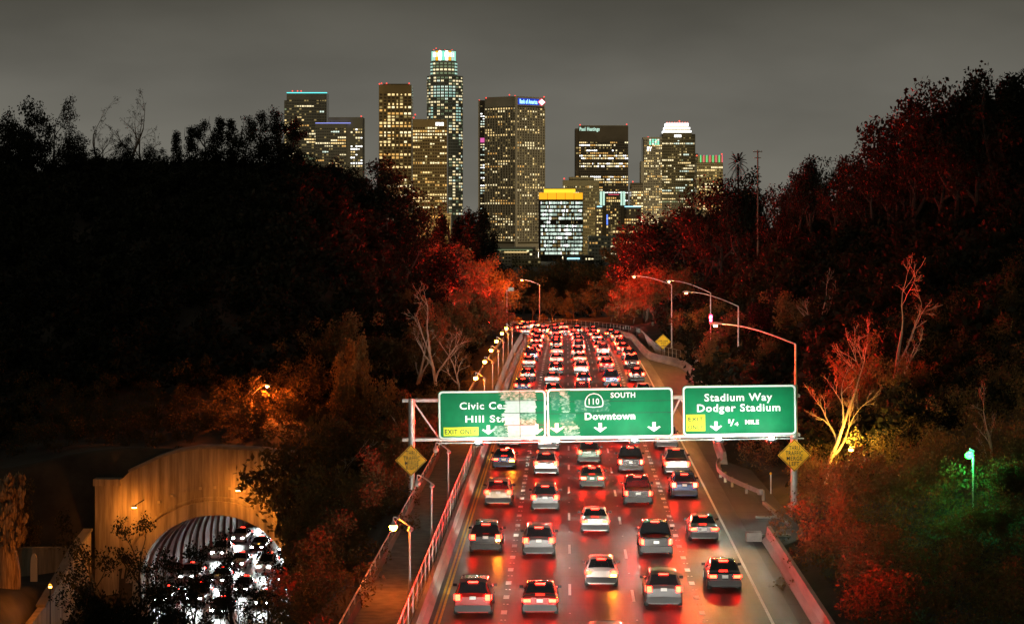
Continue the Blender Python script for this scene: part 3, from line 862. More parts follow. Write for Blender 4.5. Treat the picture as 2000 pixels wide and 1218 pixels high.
def added_post_lamp(px, py, Y, label, name, energy, col, lens):  # post lamps added to brighten a dim tree, trunk and wall
    p = P(px, py, Y); g = gz(p.x, Y); r = empty(name, (p.x, Y, g)); tag(r, label, 'lamp')
    h = max(1.0, p.z-g)
    MB().lathe([(0.10,-0.3),(0.08,0.05),(0.05,0.12),(0.045,h-0.15)], 8).build('post', M['dark'], r)
    MB().lathe([(0.06,h-0.16),(0.16,h-0.12),(0.16,h-0.02),(0.10,h)], 8).build('shade', M['dark'], r)
    MB().lathe([(0.14,h-0.30),(0.15,h-0.17)], 8).build('lens', lens, r)
    ld = bpy.data.lights.new('added_post_lamp_bulb', 'POINT'); ld.energy = energy; ld.color = col; ld.shadow_soft_size = 0.2
    link('added_post_lamp_bulb', ld, r).location = (0, -0.05, h+0.3)
added_post_lamp(1662, 872, 164, 'low amber post lamp added to gild the tree right of the gantry', 'added_post_lamp', 2600, (1.0, 0.52, 0.06), M['sodium'])
added_post_lamp(98, 1140, 191, 'low orange post lamp added to light the shaggy trunk at the left', 'added_post_lamp', 1100, (1.0, 0.25, 0.015), M['tunnel_lamp'])
# poles at the far left of the freeway
r = empty('camera_pole', (P(990,640,402).x, 402, gz(P(990,640,402).x, 402))); tag(r, 'slim pale pole with a boxy device on top left of the far bend', 'pole')
zt = P(990,567,402).z-r.location.z
MB().tube([(0,0,-0.4),(0,0,zt)], [0.13,0.07], 8).build('pole', M['galv'], r)
MB().box(0.25,1.25,-0.25,0.25,zt-0.1,zt+0.55).build('device_housing', M['steel'], r); MB().bar((-0.15,0,zt),(0.5,0,zt),0.1,0.08).build('bracket', M['galv'], r)
for px, yt, Y, lab in ((975, 586, 425, 'short wooden utility pole with a crossarm beside the far left lamps'), (1480, 293, 372, 'dark utility pole with two crossarms on the right skyline')):
    p = P(px, yt, Y); r = empty('utility_pole', (p.x, Y, gz(p.x, Y))); tag(r, lab, 'pole')
    h = p.z-r.location.z
    MB().tube([(0,0,-0.5),(0,0,h)], [0.17,0.11], 8).build('pole', M['bark_pale'] if px < 1000 else M['bark'], r)
    MB().bar((-0.75,0.12,h-0.3),(0.75,0.12,h-0.3),0.1,0.12).build('crossarm', M['bark'], r)
    MB().bar((-0.55,0.12,h-1.3),(0.55,0.12,h-1.3),0.1,0.12).build('crossarm', M['bark'], r)
    for k in (-0.65,-0.3,0.3,0.65): MB().lathe([(0.04,0),(0.05,0.08),(0.03,0.16)],6,(k,0.12,h-0.24)).build('insulator', M['lens_off'], r)

# ------------------------------------------------------------------ tunnel
T0 = Vector((PORTAL_X, PORTAL_Y, NBZ))
AW = 7.35
def arch(x, a=AW, b=6.6, s=2.0):
    t = 1-(x/a)**2
    return s+b*math.sqrt(max(0, t))
tp = empty('tunnel_portal', T0); tag(tp, 'concrete tunnel portal with a wide arch, lit orange, at the lower left', 'tunnel portal')
XS = sorted(set([-11.35,-10.3,-9.2,-8.4,-7.9]+[AW*math.sin(math.radians(t)) for t in range(-90,91,6)]+[7.9,8.6,9.4,10.2]))
def top_of(x): return float(np.interp(x, [-11.35,-9.2,-9.19,-4.5,-1.0,4.5,10.2],[11.9,12.0,12.4,14.6,15.2,14.9,14.2]))
def bot_of(x): return arch(x) if abs(x) < AW-1e-6 else (2.0 if abs(abs(x)-AW) < 1e-3 else -0.6)
vs = []; fs = []
for i in range(len(XS)-1):
    xa, xb = XS[i], XS[i+1]
    inside = abs((xa+xb)/2) < AW
    ba = arch(xa) if inside else -0.6; bb = arch(xb) if inside else -0.6
    k = len(vs)
    vs += [(xa,0,ba),(xb,0,bb),(xb,0,top_of(xb)),(xa,0,top_of(xa)),(xa,1.3,ba),(xb,1.3,bb),(xb,1.3,top_of(xb)),(xa,1.3,top_of(xa))]
    fs += [(k,k+1,k+2,k+3),(k+5,k+4,k+7,k+6),(k+3,k+2,k+6,k+7),(k+4,k+5,k+1,k)]
for x in (-AW, AW):
    k = len(vs); vs += [(x,0,-0.6),(x,0,2.0),(x,1.3,2.0),(x,1.3,-0.6)]; fs.append((k,k+1,k+2,k+3))
for x in (XS[0], XS[-1]):
    k = len(vs); vs += [(x,0,-0.6),(x,0,top_of(x)),(x,1.3,top_of(x)),(x,1.3,-0.6)]; fs.append((k,k+1,k+2,k+3))
MB().add(vs, fs).build('facade', M['portal'], tp)
def arc_pts(d, n=36):
    out = []
    for k in range(n+1):
        t = math.pi*k/n
        out.append(((AW+d)*math.cos(t), 2.0+(6.6+d)*math.sin(t)))
    return out
def band(d0, d1, y0, y1, name, mm):
    a_ = arc_pts(d0); b_ = arc_pts(d1)
    m_ = MB(); n = len(a_)
    vs = [(x,y0,z) for x,z in a_]+[(x,y0,z) for x,z in b_]+[(x,y1,z) for x,z in a_]+[(x,y1,z) for x,z in b_]
    fs = []
    for k in range(n-1):
        fs += [(k,k+1,n+k+1,n+k),(n+k,n+k+1,3*n+k+1,3*n+k),(k+1,k,2*n+k,2*n+k+1)]
    return m_.add(vs, fs).build(name, mm, tp)
band(0.0, 1.35, -0.22, 0.0, 'arch_ring', M['portal']); band(1.55, 1.80, -0.14, 0.0, 'arch_moulding', M['portal'])
for k in range(9):
    t = math.radians(58+8*k)
    MB().box(-0.13,0.13,-0.16,0,-0.13,0.13).build('dentil', M['portal'], tp, ((AW+3.0)*math.cos(t), 0, 2.0+9.3*math.sin(t)))
MB().box(-11.65,-9.35,-0.45,0.0,-0.6,11.5).build('pilaster', M['portal'], tp); MB().box(-11.8,-9.2,-0.6,1.4,11.5,12.15).build('pilaster_cap', M['portal'], tp)
MB().box(8.1,10.2,-0.45,0.0,-0.6,13.6).build('pilaster', M['portal'], tp)
for k in range(len(XS)-1):
    if XS[k] > -9.25 and k % 3 == 0 and k+3 < len(XS):
        xa, xb = XS[k], XS[k+3]
        MB().bar((xa+0.01,0.5,top_of(xa)+0.12),(xb-0.01,0.5,top_of(xb)+0.12),1.9,0.26).build('coping_stone', M['conc_d'], tp)
for px, py, dx in ((465, 957, 0.6), (262, 990, 0.6), (556, 1000, -0.6)):  # beyond the first, wall lamps are added to light the facade
    q = P(px, py, PORTAL_Y-2.2)-T0
    ar = MB().bar((q.x+dx, 0.05, q.z+0.45), (q.x, q.y, q.z+0.12), 0.08, 0.08).build('lamp_bracket', M['dark'], tp)
    MB().box(q.x-0.22,q.x+0.22,q.y-0.12,q.y+0.12,q.z+0.0,q.z+0.14).build('wall_lamp', M['dark'], tp)
    MB().box(q.x-0.16,q.x+0.16,q.y-0.09,q.y+0.09,q.z-0.06,q.z-0.002).build('wall_lamp_lens', M['sodium_hi'], tp)
    ld = bpy.data.lights.new('wall_lamp_bulb', 'POINT'); ld.energy = 520; ld.color = (1.0, 0.27, 0.02); ld.shadow_soft_size = 0.2
    lo = link('wall_lamp_bulb', ld, tp); lo.location = (q.x, q.y-0.1, q.z-0.4)
# bore
pr = [(-AW-0.01,-0.5)]+[(AW*math.sin(math.radians(t))*1.0, arch(AW*math.sin(math.radians(t)))+0.02) for t in range(-90,91,6)]+[(AW+0.01,-0.5)]
vs = []; fs = []; n = len(pr)
for i, yy in enumerate((1.31, 30, 60, 90, 130)):
    vs += [(x+NB_SLOPE*yy, yy, z) for x, z in pr]
    if i: fs += [((i-1)*n+k, (i-1)*n+k+1, i*n+k+1, i*n+k) for k in range(n-1)]
MB().add(vs, fs).build('tunnel_lining', M['lining'], tp)
rib_o = [(x*0.999, z) for x, z in pr]; rib_i = [(x*0.972, (z-0.22) if z > 0 else z) for x, z in pr]
for k in range(16):
    y0 = 3.0+4.0*k; vs = []; fs = []
    for yy in (y0, y0+0.45):
        vs += [(x+NB_SLOPE*yy, yy, z) for x, z in rib_o]+[(x+NB_SLOPE*yy, yy, z) for x, z in rib_i]
    for q_ in range(n-1):
        fs += [(q_,q_+1,n+q_+1,n+q_), (2*n+q_,3*n+q_,3*n+q_+1,2*n+q_+1), (n+q_,n+q_+1,3*n+q_+1,3*n+q_)]
    MB().add(vs, fs).build('lining_rib', M['conc_d'], tp)
for k in range(6):
    for sx in (-4.2, 4.2):
        yy = 6+k*14
        lf = MB().box(-0.25,0.25,-0.5,0.5,-0.1,0.0).build('tunnel_light', M['dark'], tp, (sx+NB_SLOPE*yy, yy, arch(4.2)-0.02))
        MB().box(-0.18,0.18,-0.4,0.4,-0.13,-0.101).build('diffuser', M['tunnel_lamp'], lf)
# northbound carriageway
def nbp(y, o, h=0.0):
    return Vector((PORTAL_X+NB_SLOPE*(y-PORTAL_Y)+o, y, NBZ+h))
q = MB().add([nbp(60,-8.5,-0.02), nbp(60,8.5,-0.02), nbp(219.9,8.5,-0.02), nbp(219.9,-8.5,-0.02), nbp(219.9,-7.2,-0.02), nbp(219.9,7.2,-0.02), nbp(350,7.2,-0.02), nbp(350,-7.2,-0.02)], [(0,1,2,3),(4,5,6,7)])
nbr = q.build('northbound_road', M['road2']); tag(nbr, kind='structure')
nbm = MB().box(-0.06,0.06,0,3.0,0,0.01).mesh('lane_mark', M['white'])
for o in (-3.4, 0.0, 3.4):
    for y in np.arange(170, 300, 9.0):
        ob = link('lane_mark', nbm, nbr); ob.location = nbp(y, o, -0.016); ob.rotation_euler = (0,0,-NB_SLOPE)
for sx in (-6.9, 6.9):
    MB().bar(nbp(60, sx*1.02, -0.014), nbp(340, sx*1.0, -0.014), 0.12, 0.006).build('edge_line', M['white'], nbr)
# wing wall and bank wall at the left
ww = empty('wing_wall', (-41.2, 219, NBZ)); tag(ww, 'sloping orange-lit wing wall stepping down left of the tunnel arch', 'wall')
def wallpoly(pts, y):  # pts in (Y,z) relative, thickness along x
    m_ = MB(); n = len(pts)
    vs = [(-0.3, a_, b_) for a_, b_ in pts]+[(0.3, a_, b_) for a_, b_ in pts]
    fs = [tuple(range(n)), tuple(range(2*n-1, n-1, -1))]+[(k, k+n, (k+1)%n+n, (k+1)%n) for k in range(n)]
    return m_.add(vs, fs)
wallpoly([(0,-0.5),(-32,-0.5),(-32,2.6),(-22,3.6),(-14,5.0),(-6,6.6),(0,7.2)], 0).build('wall_body', M['portal'], ww)
MB().bar((0,0,7.32),(0,-6,6.72),0.9,0.22).build('coping_stone', M['conc_d'], ww); MB().bar((0,-6.02,6.72),(0,-14,5.12),0.9,0.22).build('coping_stone', M['conc_d'], ww); MB().bar((0,-14.02,5.12),(0,-22,3.72),0.9,0.22).build('coping_stone', M['conc_d'], ww)
bw0 = P(45,1100,214); bw1 = P(165,1100,214)
bw = empty('bank_wall', (bw0.x, 214, bw0.z-1)); tag(bw, 'straight orange-lit retaining wall on the bank left of the tunnel', 'wall')
for k in range(4):
    L_ = (bw1.x-bw0.x)/4
    MB().box(L_*k-0.6,L_*(k+1)-0.63,0,0.4,-1.2,2.35).build('wall_panel', M['portal'], bw)
MB().box(-0.8,4*L_-0.5,-0.1,0.5,2.35,2.55).build('coping', M['portal'], bw)
mp2 = P(66,1118,206)
mk = empty('marker_stone', (mp2.x, 206, mp2.z)); tag(mk, 'white round-topped marker stone on the bank by the wall', 'marker')
MB().prism([(-0.32,-0.8),(0.32,-0.8),(0.30,1.0),(0.24,1.45),(0.12,1.7),(0,1.78),(-0.12,1.7),(-0.24,1.45),(-0.30,1.0)], 0, 0.25).build('stone', M['lens_off'], mk)

# ------------------------------------------------------------------ downtown towers
WC = {}
def wcol(name, col, st):
    WC[name] = emis('tower_glow_'+name, col, st, sample=False)
wcol('warm', (1.0, 0.72, 0.32), 1.15); wcol('cream', (1.0, 0.84, 0.50), 1.3); wcol('amber', (1.0, 0.54, 0.15), 0.75)
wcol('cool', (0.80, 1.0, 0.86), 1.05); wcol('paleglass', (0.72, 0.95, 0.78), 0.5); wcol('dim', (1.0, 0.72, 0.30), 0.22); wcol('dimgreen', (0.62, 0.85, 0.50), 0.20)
wcol('white', (1.0, 1.0, 0.97), 2.4); wcol('teal', (0.28, 1.0, 0.72), 0.95); wcol('orange', (1.0, 0.42, 0.015), 1.25); wcol('yellow', (1.0, 0.68, 0.04), 1.15)
wcol('red', (1.0, 0.10, 0.07), 1.4); wcol('blue', (0.10, 0.22, 1.0), 1.6); wcol('cyan', (0.15, 0.95, 0.95), 1.2); wcol('violet', (0.32, 0.36, 1.0), 1.3)
wcol('green', (0.12, 1.0, 0.35), 0.9); wcol('rose', (1.0, 0.12, 0.22), 0.9); wcol('flood_glow', (0.60, 1.0, 0.85), 0.75); wcol('skyblue', (0.35, 0.75, 1.0), 2.2); wcol('deepblue',(0.03,0.08,0.75),0.55); wcol('magenta',(0.9,0.15,0.5),0.8)  # the flood tone puts floodlight on walls in as glow
def wall_m(name, c, g): return mat('tower_'+name, c, 0.7, var=0.12, vscale=0.03), mat('tower_glass_'+name, g, 0.15, spec=0.5)
TW = {'brown': wall_m('brown', (0.36,0.25,0.10), (0.13,0.085,0.03)), 'grey': wall_m('grey', (0.34,0.32,0.25), (0.17,0.16,0.12)),
      'olive': wall_m('olive', (0.40,0.34,0.19), (0.15,0.125,0.06)), 'dark': wall_m('dark', (0.13,0.105,0.07), (0.06,0.05,0.03)),
      'stone': wall_m('stone', (0.48,0.43,0.32), (0.11,0.09,0.05)), 'pale': wall_m('pale', (0.44,0.45,0.37), (0.18,0.19,0.15))}
ZC = -30.0
UNIT = {}
def unit_window(col):
    if col not in UNIT:
        UNIT[col] = MB().box(-0.5,0.5,0.0,0.25,-0.5,0.5).mesh('window', WC[col])
    return UNIT[col]
class Tower:
    def __init__(self, label, x0, x1, ytop, Y, kind, name='tower'):
        self.Y = Y; self.s = FPX/Y; self.cx = (x0+x1)/2
        self.r = empty(name, ((self.cx-1000)/self.s, Y, ZC)); tag(self.r, label, 'tower' if name == 'tower' else 'building')
        self.wall, self.glass = TW[kind]
        self.W = (x1-x0)/self.s
        self.nwin = 0
    def u(self, px): return (px-self.cx)/self.s
    def w(self, py): return CAMZ-(py-HOR)/self.s-ZC
    def box(self, name, x0, x1, y0, y1, m, d0=0.0, d1=40.0):
        """x0..x1, y0 (top) .. y1 (bottom) in photograph pixels; d0..d1 metres of depth"""
        zb = -1.0 if y1 is None else self.w(y1)
        return MB().box(self.u(x0), self.u(x1), d0, d1, zb, self.w(y0)).build(name, m, self.r)
    def win(self, x, z, w, h, col, d=0.0, rot=0.0):
        ob = link('window', unit_window(col), self.r)
        ob.location = (x[0], x[1]+d, z) if isinstance(x, tuple) else (x, d, z)
        ob.scale = (w, 1, h); ob.rotation_euler = (0,0,rot)
        self.nwin += 1
        return ob
    def facade(self, x0, x1, y0, y1, ymax, row, cols, frac, pal, wr=0.7, hr=0.55, run=0.5, dark=(), full=(), d=0.0, seed=0, proud=0.5, piers=True, p0=None, uvec=None, width=None):
        """recessed windows between proud piers and spandrels; lit ones are lamps of their own"""
        rr = random.Random(seed+int(x0*7))
        z1 = self.w(y0); rz = row/self.s
        W_ = width if width else (x1-x0)/self.s
        org = Vector(p0) if p0 else Vector((self.u(x0), d, 0))
        uv = Vector(uvec).normalized() if uvec else Vector((1,0,0))
        rot = math.atan2(uv.y, uv.x); nv_ = Vector((uv.y, -uv.x, 0))
        cp = W_/cols
        nrow = int((y1-y0)/row)
        pm = MB(); sm = MB()
        def bx(m_, a0, a1, o0, o1, z0, z1_):
            c = []
            for z in (z0, z1_):
                for a_, o_ in ((a0,o0),(a1,o0),(a1,o1),(a0,o1)):
                    q = org+uv*a_+nv_*o_
                    c.append((q.x, q.y, z))
            m_.add(c, [(0,3,2,1),(4,5,6,7),(0,1,5,4),(1,2,6,5),(2,3,7,6),(3,0,4,7)])
        zbot = z1-nrow*rz
        if piers:
            for c in range(cols+1):
                pw = cp*(1-wr)/2
                bx(pm, max(0, c*cp-pw), min(W_, c*cp+pw), 0.02, proud, zbot, z1)
        for r_ in range(nrow+1):
            zz = z1-r_*rz
            bx(sm, 0, W_, 0.01, proud*0.72, zz-rz*(1-hr)/2, min(z1, zz+rz*(1-hr)/2))
        if piers: tag(pm.build('pier', self.wall, self.r), kind='stuff')
        tag(sm.build('spandrel', self.wall, self.r), kind='stuff')
        rest = {}
        prow = 0.5
        for r_ in range(nrow):
            py = y0+(r_+0.5)*row
            if py > ymax: break
            if any(a_ <= py <= b_ for a_, b_ in dark): continue
            prow = min(1, max(0.02, rr.betavariate(1.0, 1.6)*frac*1.9))
            isfull = any(a_ <= py <= b_ for a_, b_ in full)
            if isfull: prow = 0.93
            lit = rr.random() < prow; col = rr.choice(pal)
            for c in range(cols):
                if rr.random() > run or isfull:
                    lit = rr.random() < prow
                    if rr.random() < 0.55: col = rr.choice(pal)
                if not lit:
                    if rr.random() < 0.16: cc = 'dim'
                    else: continue
                else: cc = col
                q = org+uv*((c+0.5)*cp)+nv_*0.32
                z = z1-(r_+0.5)*rz
                ww, hh = cp*wr*(0.96 if rr.random() < 0.8 else 0.5), rz*hr*(1.0 if rr.random() < 0.75 else 0.6)
                if self.nwin < 300:
                    self.win((q.x, q.y), z, ww, hh, cc, rot=rot)
                else:
                    rest.setdefault(cc, MB())
                    a0 = (c+0.5)*cp-ww/2
                    bx(rest[cc], a0, a0+ww, 0.2, 0.32, z-hh/2, z+hh/2)
        for cc, m_ in rest.items(): tag(m_.build('window_rows', WC[cc], self.r), kind='stuff')
    def beacon(self, px, py, d=1.0, r=1.0):
        x, z = self.u(px), self.w(py)
        ob = MB().lathe([(r*0.4,-r),(r,-r*0.3),(r,r*0.3),(r*0.4,r)], 6, (x, d, z)).build('beacon', WC['red'], self.r)
        MB().tube([(x,d,z-r-3.0),(x,d,z-r)], 0.25, 4).build('mast', M['dark'], self.r)
    def lettering(self, s, x0, x1, y0, y1, col, d=-0.8, bold=0.02):
        text(self.r, s, self.u(x0), self.u(x1), self.w(y1), self.w(y0), WC[col], y=d, bold=bold)

WARM = ['warm','cream','cream','warm','amber']
# left tower with cyan roof line
t = Tower('grey office tower with a cyan light line round its roof, leftmost on the skyline', 556, 638, 182, 3150, 'grey')
t.box('body', 560, 638, 182, None, t.glass); t.box('wing', 555, 562, 196, None, t.wall, 1.0, 38); t.box('crown_band', 560, 638, 183, 194, t.wall, -0.6, -0.01)
t.facade(560, 623, 194, 330, 326, 5.4, 13, 0.36, WARM+['dimgreen'], wr=0.86, hr=0.5, run=0.75, seed=3); t.facade(624, 638, 194, 330, 326, 5.4, 3, 0.3, ['cream','dim','cool'], seed=4)
t.facade(555, 560, 200, 330, 326, 5.4, 1, 0.5, ['warm','dimgreen'], seed=5, d=0.9)
t.box('roof_light_strip', 560, 639, 180.6, 182.4, WC['cyan'], -0.8, 0.2)
for x in (571, 581, 588): t.beacon(x, 178)
t = Tower('grey stepped office block with a violet light line, right of the cyan-lined tower', 615, 708, 230, 2950, 'grey')
t.box('body', 616, 676, 241, None, t.glass); t.box('rear_block', 640, 708, 229, None, t.wall, 3.0, 45); t.box('crown_band', 616, 676, 241.5, 249, t.wall, -0.6, -0.01)
t.facade(616, 676, 249, 345, 335, 5.6, 14, 0.38, WARM+['cool','dimgreen'], wr=0.8, hr=0.5, run=0.7, seed=8); t.facade(684, 708, 250, 345, 325, 5.5, 5, 0.6, ['cream','white','warm'], seed=9, d=2.9)
t.box('light_strip', 616, 685, 240, 241.2, WC['violet'], -0.8, 0.0); t.beacon(705, 227, 5); t.beacon(656, 233, 5)
t = Tower('tall brown tower with scattered amber windows and red roof beacons', 740, 804, 165, 2900, 'brown')
t.box('body', 740, 804, 166, None, t.glass); t.box('crown_band', 740, 804, 166, 182, t.wall, -0.6, -0.01)
t.facade(740, 804, 182, 400, 396, 6.15, 8, 0.42, ['warm','cream','warm','amber'], wr=0.68, hr=0.62, run=0.6, dark=((248,258),), full=((235,247),(255,268)), seed=12)
t.box('roof_screen', 748, 798, 163.5, 166, t.wall, 4, 30)
for x, y in ((741,164),(745,163),(755,163),(799,163)): t.beacon(x, y)
t = Tower('brown office block with a bright roof sign, between the brown tower and the tallest tower', 806, 873, 233, 2800, 'brown')
t.box('body', 806, 873, 233, None, t.glass); t.box('crown_band', 806, 873, 233.5, 247, t.wall, -0.6, -0.01)
t.facade(806, 873, 247, 425, 410, 6.2, 14, 0.36, WARM, wr=0.74, hr=0.52, run=0.6, dark=((320,336),), full=((253,272),), seed=15)
t.lettering('KPMG', 851, 866.5, 239, 246, 'white', bold=0.05); t.beacon(808, 230); t.beacon(811, 224)
# tallest tower
t = Tower('tallest tower, floodlit white-green with a glowing red and green crown', 833, 903, 97, 3500, 'pale')
def octa(T, px0, px1, y0, y1, name, m, n=16, depth0=0.0):
    r_ = (px1-px0)/2/T.s; cx = T.u((px0+px1)/2)
    ob = MB().lathe([(r_, T.w(y1) if y1 else -1.0), (r_, T.w(y0))], n, (cx, 26.0, 0)).build(name, m, T.r)
    return ob
octa(t, 833, 903, 148, None, 'main_shaft', t.glass); octa(t, 840, 892, 119, 148.2, 'upper_shaft', t.wall); octa(t, 842, 889, 97, 119.2, 'crown_drum', t.wall)
def ringwin(T, px0, px1, y, row, n, colf, hr=0.6, wr=0.62, name='window'):
    r_ = (px1-px0)/2/T.s+0.15; cx = T.u((px0+px1)/2)
    for k in range(n):
        th = math.pi*(k+0.5)/n
        col = colf(k, n)
        if not col: continue
        x = cx-r_*math.cos(th); yy = 26.0-r_*math.sin(th)
        ob = link(name, unit_window(col), T.r); ob.location = (x, yy, T.w(y+row/2)); ob.scale = (math.pi*r_/n*wr, 1, row/T.s*hr)
        ob.rotation_euler = (0,0,math.atan2(math.cos(th), math.sin(th))*-1)
        T.nwin += 1
rr = random.Random(77)
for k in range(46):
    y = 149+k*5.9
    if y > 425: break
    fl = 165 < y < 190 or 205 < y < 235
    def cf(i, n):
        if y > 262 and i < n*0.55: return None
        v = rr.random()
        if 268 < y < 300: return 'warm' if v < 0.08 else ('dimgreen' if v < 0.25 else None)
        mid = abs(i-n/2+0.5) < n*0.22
        if fl and ((mid and y < 195) or (not mid and n*0.18 < i < n*0.82 and y > 200)): return 'flood_glow' if v < 0.8 else 'cool'  # floodlit wall columns put in as glowing panels among the windows
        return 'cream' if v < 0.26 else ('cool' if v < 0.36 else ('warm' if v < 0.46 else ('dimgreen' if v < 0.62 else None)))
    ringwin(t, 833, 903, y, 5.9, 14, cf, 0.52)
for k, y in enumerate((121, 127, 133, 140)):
    ringwin(t, 840, 892, y, 5, 10, lambda i, n: (('cream' if rr.random() < (0.9 if k == 2 else 0.35) else 'dimgreen') if 1 < i < n-2 else 'flood_glow'), 0.6)  # outer panels carry the floodlight as their own glow
seq = ['teal','teal','white','red','white','teal','white','red','white','teal','teal']
def crown(i, n): return {0:'teal',1:'flood_glow',2:'flood_glow',3:'orange',4:'white',5:'teal',6:'white',7:'orange',8:'flood_glow',9:'flood_glow',10:'teal'}[i]
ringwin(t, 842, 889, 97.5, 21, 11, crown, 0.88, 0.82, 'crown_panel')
ringwin(t, 842, 889, 101.5, 9, 11, lambda i, n: 'white' if 1 < i < 9 else None, 0.9, 1.05, 'crown_light')
for kk, x in enumerate((846, 858, 868, 882)): t.beacon(x, 95.5, 26, 0.9)
t.beacon(851, 93, 20, 1.0)
mu = MB(); 
for i in range(29):
    th = math.pi*i/28; r_ = 35/t.s+0.1
    mu.box(t.u(868)-r_*math.cos(th)-0.3, t.u(868)-r_*math.cos(th)+0.3, 26-r_*math.sin(th)-0.3, 26-r_*math.sin(th)+0.3, 0, t.w(148))
tag(mu.build('pier', t.wall, t.r), kind='stuff')
sp_ = MB()
for k in range(46): sp_.lathe([(35/t.s+0.22, t.w(149.6+k*5.9)), (35/t.s+0.22, t.w(147.6+k*5.9))], 28, (t.u(868), 26, 0))
tag(sp_.build('spandrel', t.wall, t.r), kind='stuff')

# ribbed tower seen on its corner
t = Tower('broad ribbed tower seen on its corner with a glowing blue roof sign', 934, 1064, 188, 3000, 'stone')
s_ = t.s; cx0 = t.u(1008)
lw = 61/s_; rw = 56/s_
dl_ = Vector((-lw, lw*0.8, 0)); dr_ = Vector((rw, rw*0.95, 0))
c0 = Vector((cx0, 0, 0)); cl = c0+dl_; cr = c0+dr_; cb = cl+dr_
body = MB(); zt_ = t.w(188)
body.add([(q.x, q.y, z) for z in (-1, zt_) for q in (c0, cr, cb, cl)], [(0,3,2,1),(4,5,6,7),(0,1,5,4),(1,2,6,5),(2,3,7,6),(3,0,4,7)])
body.build('body', t.glass, t.r)
def slab(T, a_, b_, z0, z1, m, name, off=0.75):
    uv = (b_-a_).normalized(); nv_ = Vector((uv.y, -uv.x, 0))
    q = [a_+nv_*0.03, b_+nv_*0.03, b_+nv_*off, a_+nv_*off]
    return MB().add([(p.x,p.y,z) for z in (z0,z1) for p in q], [(0,1,2,3),(7,6,5,4),(0,4,5,1),(1,5,6,2),(2,6,7,3),(3,7,4,0)]).build(name, m, T.r)
slab(t, cl, c0, t.w(208), zt_-0.1, t.wall, 'crown_band'); slab(t, c0, cr, t.w(206), zt_-0.1, t.wall, 'crown_band')
slab(t, cl, c0, 0, t.w(476), t.wall, 'base_band'); slab(t, c0, cr, 0, t.w(476), t.wall, 'base_band')
t.facade(947, 1008, 209, 475, 473, 5.15, 12, 0.36, ['cream','warm','cream','warm','amber'], wr=0.60, hr=0.62, run=0.45, dark=((402,416),), seed=21, p0=tuple(cl), uvec=tuple(c0-cl), width=(c0-cl).length, proud=1.6)
t.facade(1008, 1064, 209, 475, 473, 5.15, 11, 0.36, ['cream','warm','cream','warm','amber'], wr=0.60, hr=0.62, run=0.45, dark=((402,416),), seed=22, p0=tuple(c0), uvec=tuple(cr-c0), width=(cr-c0).length, proud=1.6)
MB().tube([(c0.x, c0.y-0.6, 0),(c0.x, c0.y-0.6, zt_)], 2.2, 8).build('corner_pier', t.wall, t.r)
uv = (cr-c0).normalized(); nv2 = Vector((uv.y, -uv.x, 0)); fw_ = (cr-c0).length
def onface(f, z): return c0+uv*(fw_*f)+nv2*1.0+Vector((0,0,z))
MB().bar(onface(0.05, t.w(197.8)), onface(0.79, t.w(197.8)), 0.5, 8.2).build('sign_board', WC['deepblue'], t.r)
tx = text(t.r, 'Bank of America', 0, fw_*0.62, -2.6, 3.4, WC['skyblue'], y=-0.6, bold=0.03); tx.location = onface(0.10, t.w(198.3)); tx.rotation_euler = (0,0,math.atan2(uv.y, uv.x))
fl = MB().prism([(0,-3.6),(5.4,0),(0,3.6),(-5.4,0)], -0.9, -0.4).build('sign_emblem', WC['white'], t.r); fl.location = onface(0.88, t.w(197.5)); fl.rotation_euler = tx.rotation_euler
fl2 = MB().prism([(0,-5.2),(7.8,0),(0,5.2),(-7.8,0)], -0.3, 0.2).build('sign_emblem_rim', WC['rose'], t.r); fl2.location = onface(0.88, t.w(197.5)); fl2.rotation_euler = tx.rotation_euler
for x, y in ((949,190),(995,184),(1006,186),(1063,188)): t.beacon(x, y, 20)
t = Tower('slim dark side tower with short white windows, left of the ribbed tower', 934, 947, 195, 3040, 'dark')
t.box('body', 934, 949, 204, None, t.glass); t.box('edge_fin', 934, 936.5, 196, None, TW['stone'][0], -1.5, 6); t.box('roof_cap', 936.5, 949, 196, 204, t.wall, 0.5, 30)
t.facade(938, 947, 205, 460, 455, 5.0, 2, 0.85, ['white','cream','cool'], wr=0.8, hr=0.45, seed=25)
t.win(t.u(942.5), t.w(274), 6, 6, 'magenta', -0.9); t.beacon(936, 196); 
# dark tower with white lettering
t = Tower('dark flat-topped tower with white lettering at its top left', 1124, 1227, 245, 3100, 'dark')
t.box('body', 1131, 1227, 246, None, t.glass); t.box('side_wing', 1124, 1131, 251, None, t.wall, 2, 45); t.box('crown_band', 1131, 1227, 246, 276, t.wall, -0.6, -0.01)
t.facade(1131, 1227, 276, 430, 425, 5.15, 27, 0.46, ['cream','warm','cream','white','amber'], wr=0.74, hr=0.5, run=0.6, dark=((335,344),), full=((303,312),(318,330),(345,357)), seed=31)
t.facade(1124, 1131, 276, 430, 425, 5.15, 1, 0.3, ['warm','amber'], seed=32, d=1.9)
t.lettering('Paul Hastings', 1132, 1171, 248.5, 255.5, 'flood_glow', bold=0.04); t.beacon(1133, 244); t.beacon(1224, 243); t.box('roof_edge', 1135, 1226, 245, 246, TW['grey'][0], -0.8, 20)
# ribbed middle block
t = Tower('mid-height ribbed concrete block behind the orange-topped building', 1100, 1170, 346, 2700, 'olive')
t.box('body', 1100, 1170, 352, None, t.glass); t.box('penthouse', 1112, 1160, 345.5, 352, t.wall, 3, 30); t.box('crown_band', 1100, 1170, 352, 362, t.wall, -0.6, -0.01)
t.facade(1100, 1170, 362, 500, 492, 6.0, 18, 0.16, ['warm','amber','cream'], wr=0.5, hr=0.6, run=0.55, seed=35); t.beacon(1102, 349)
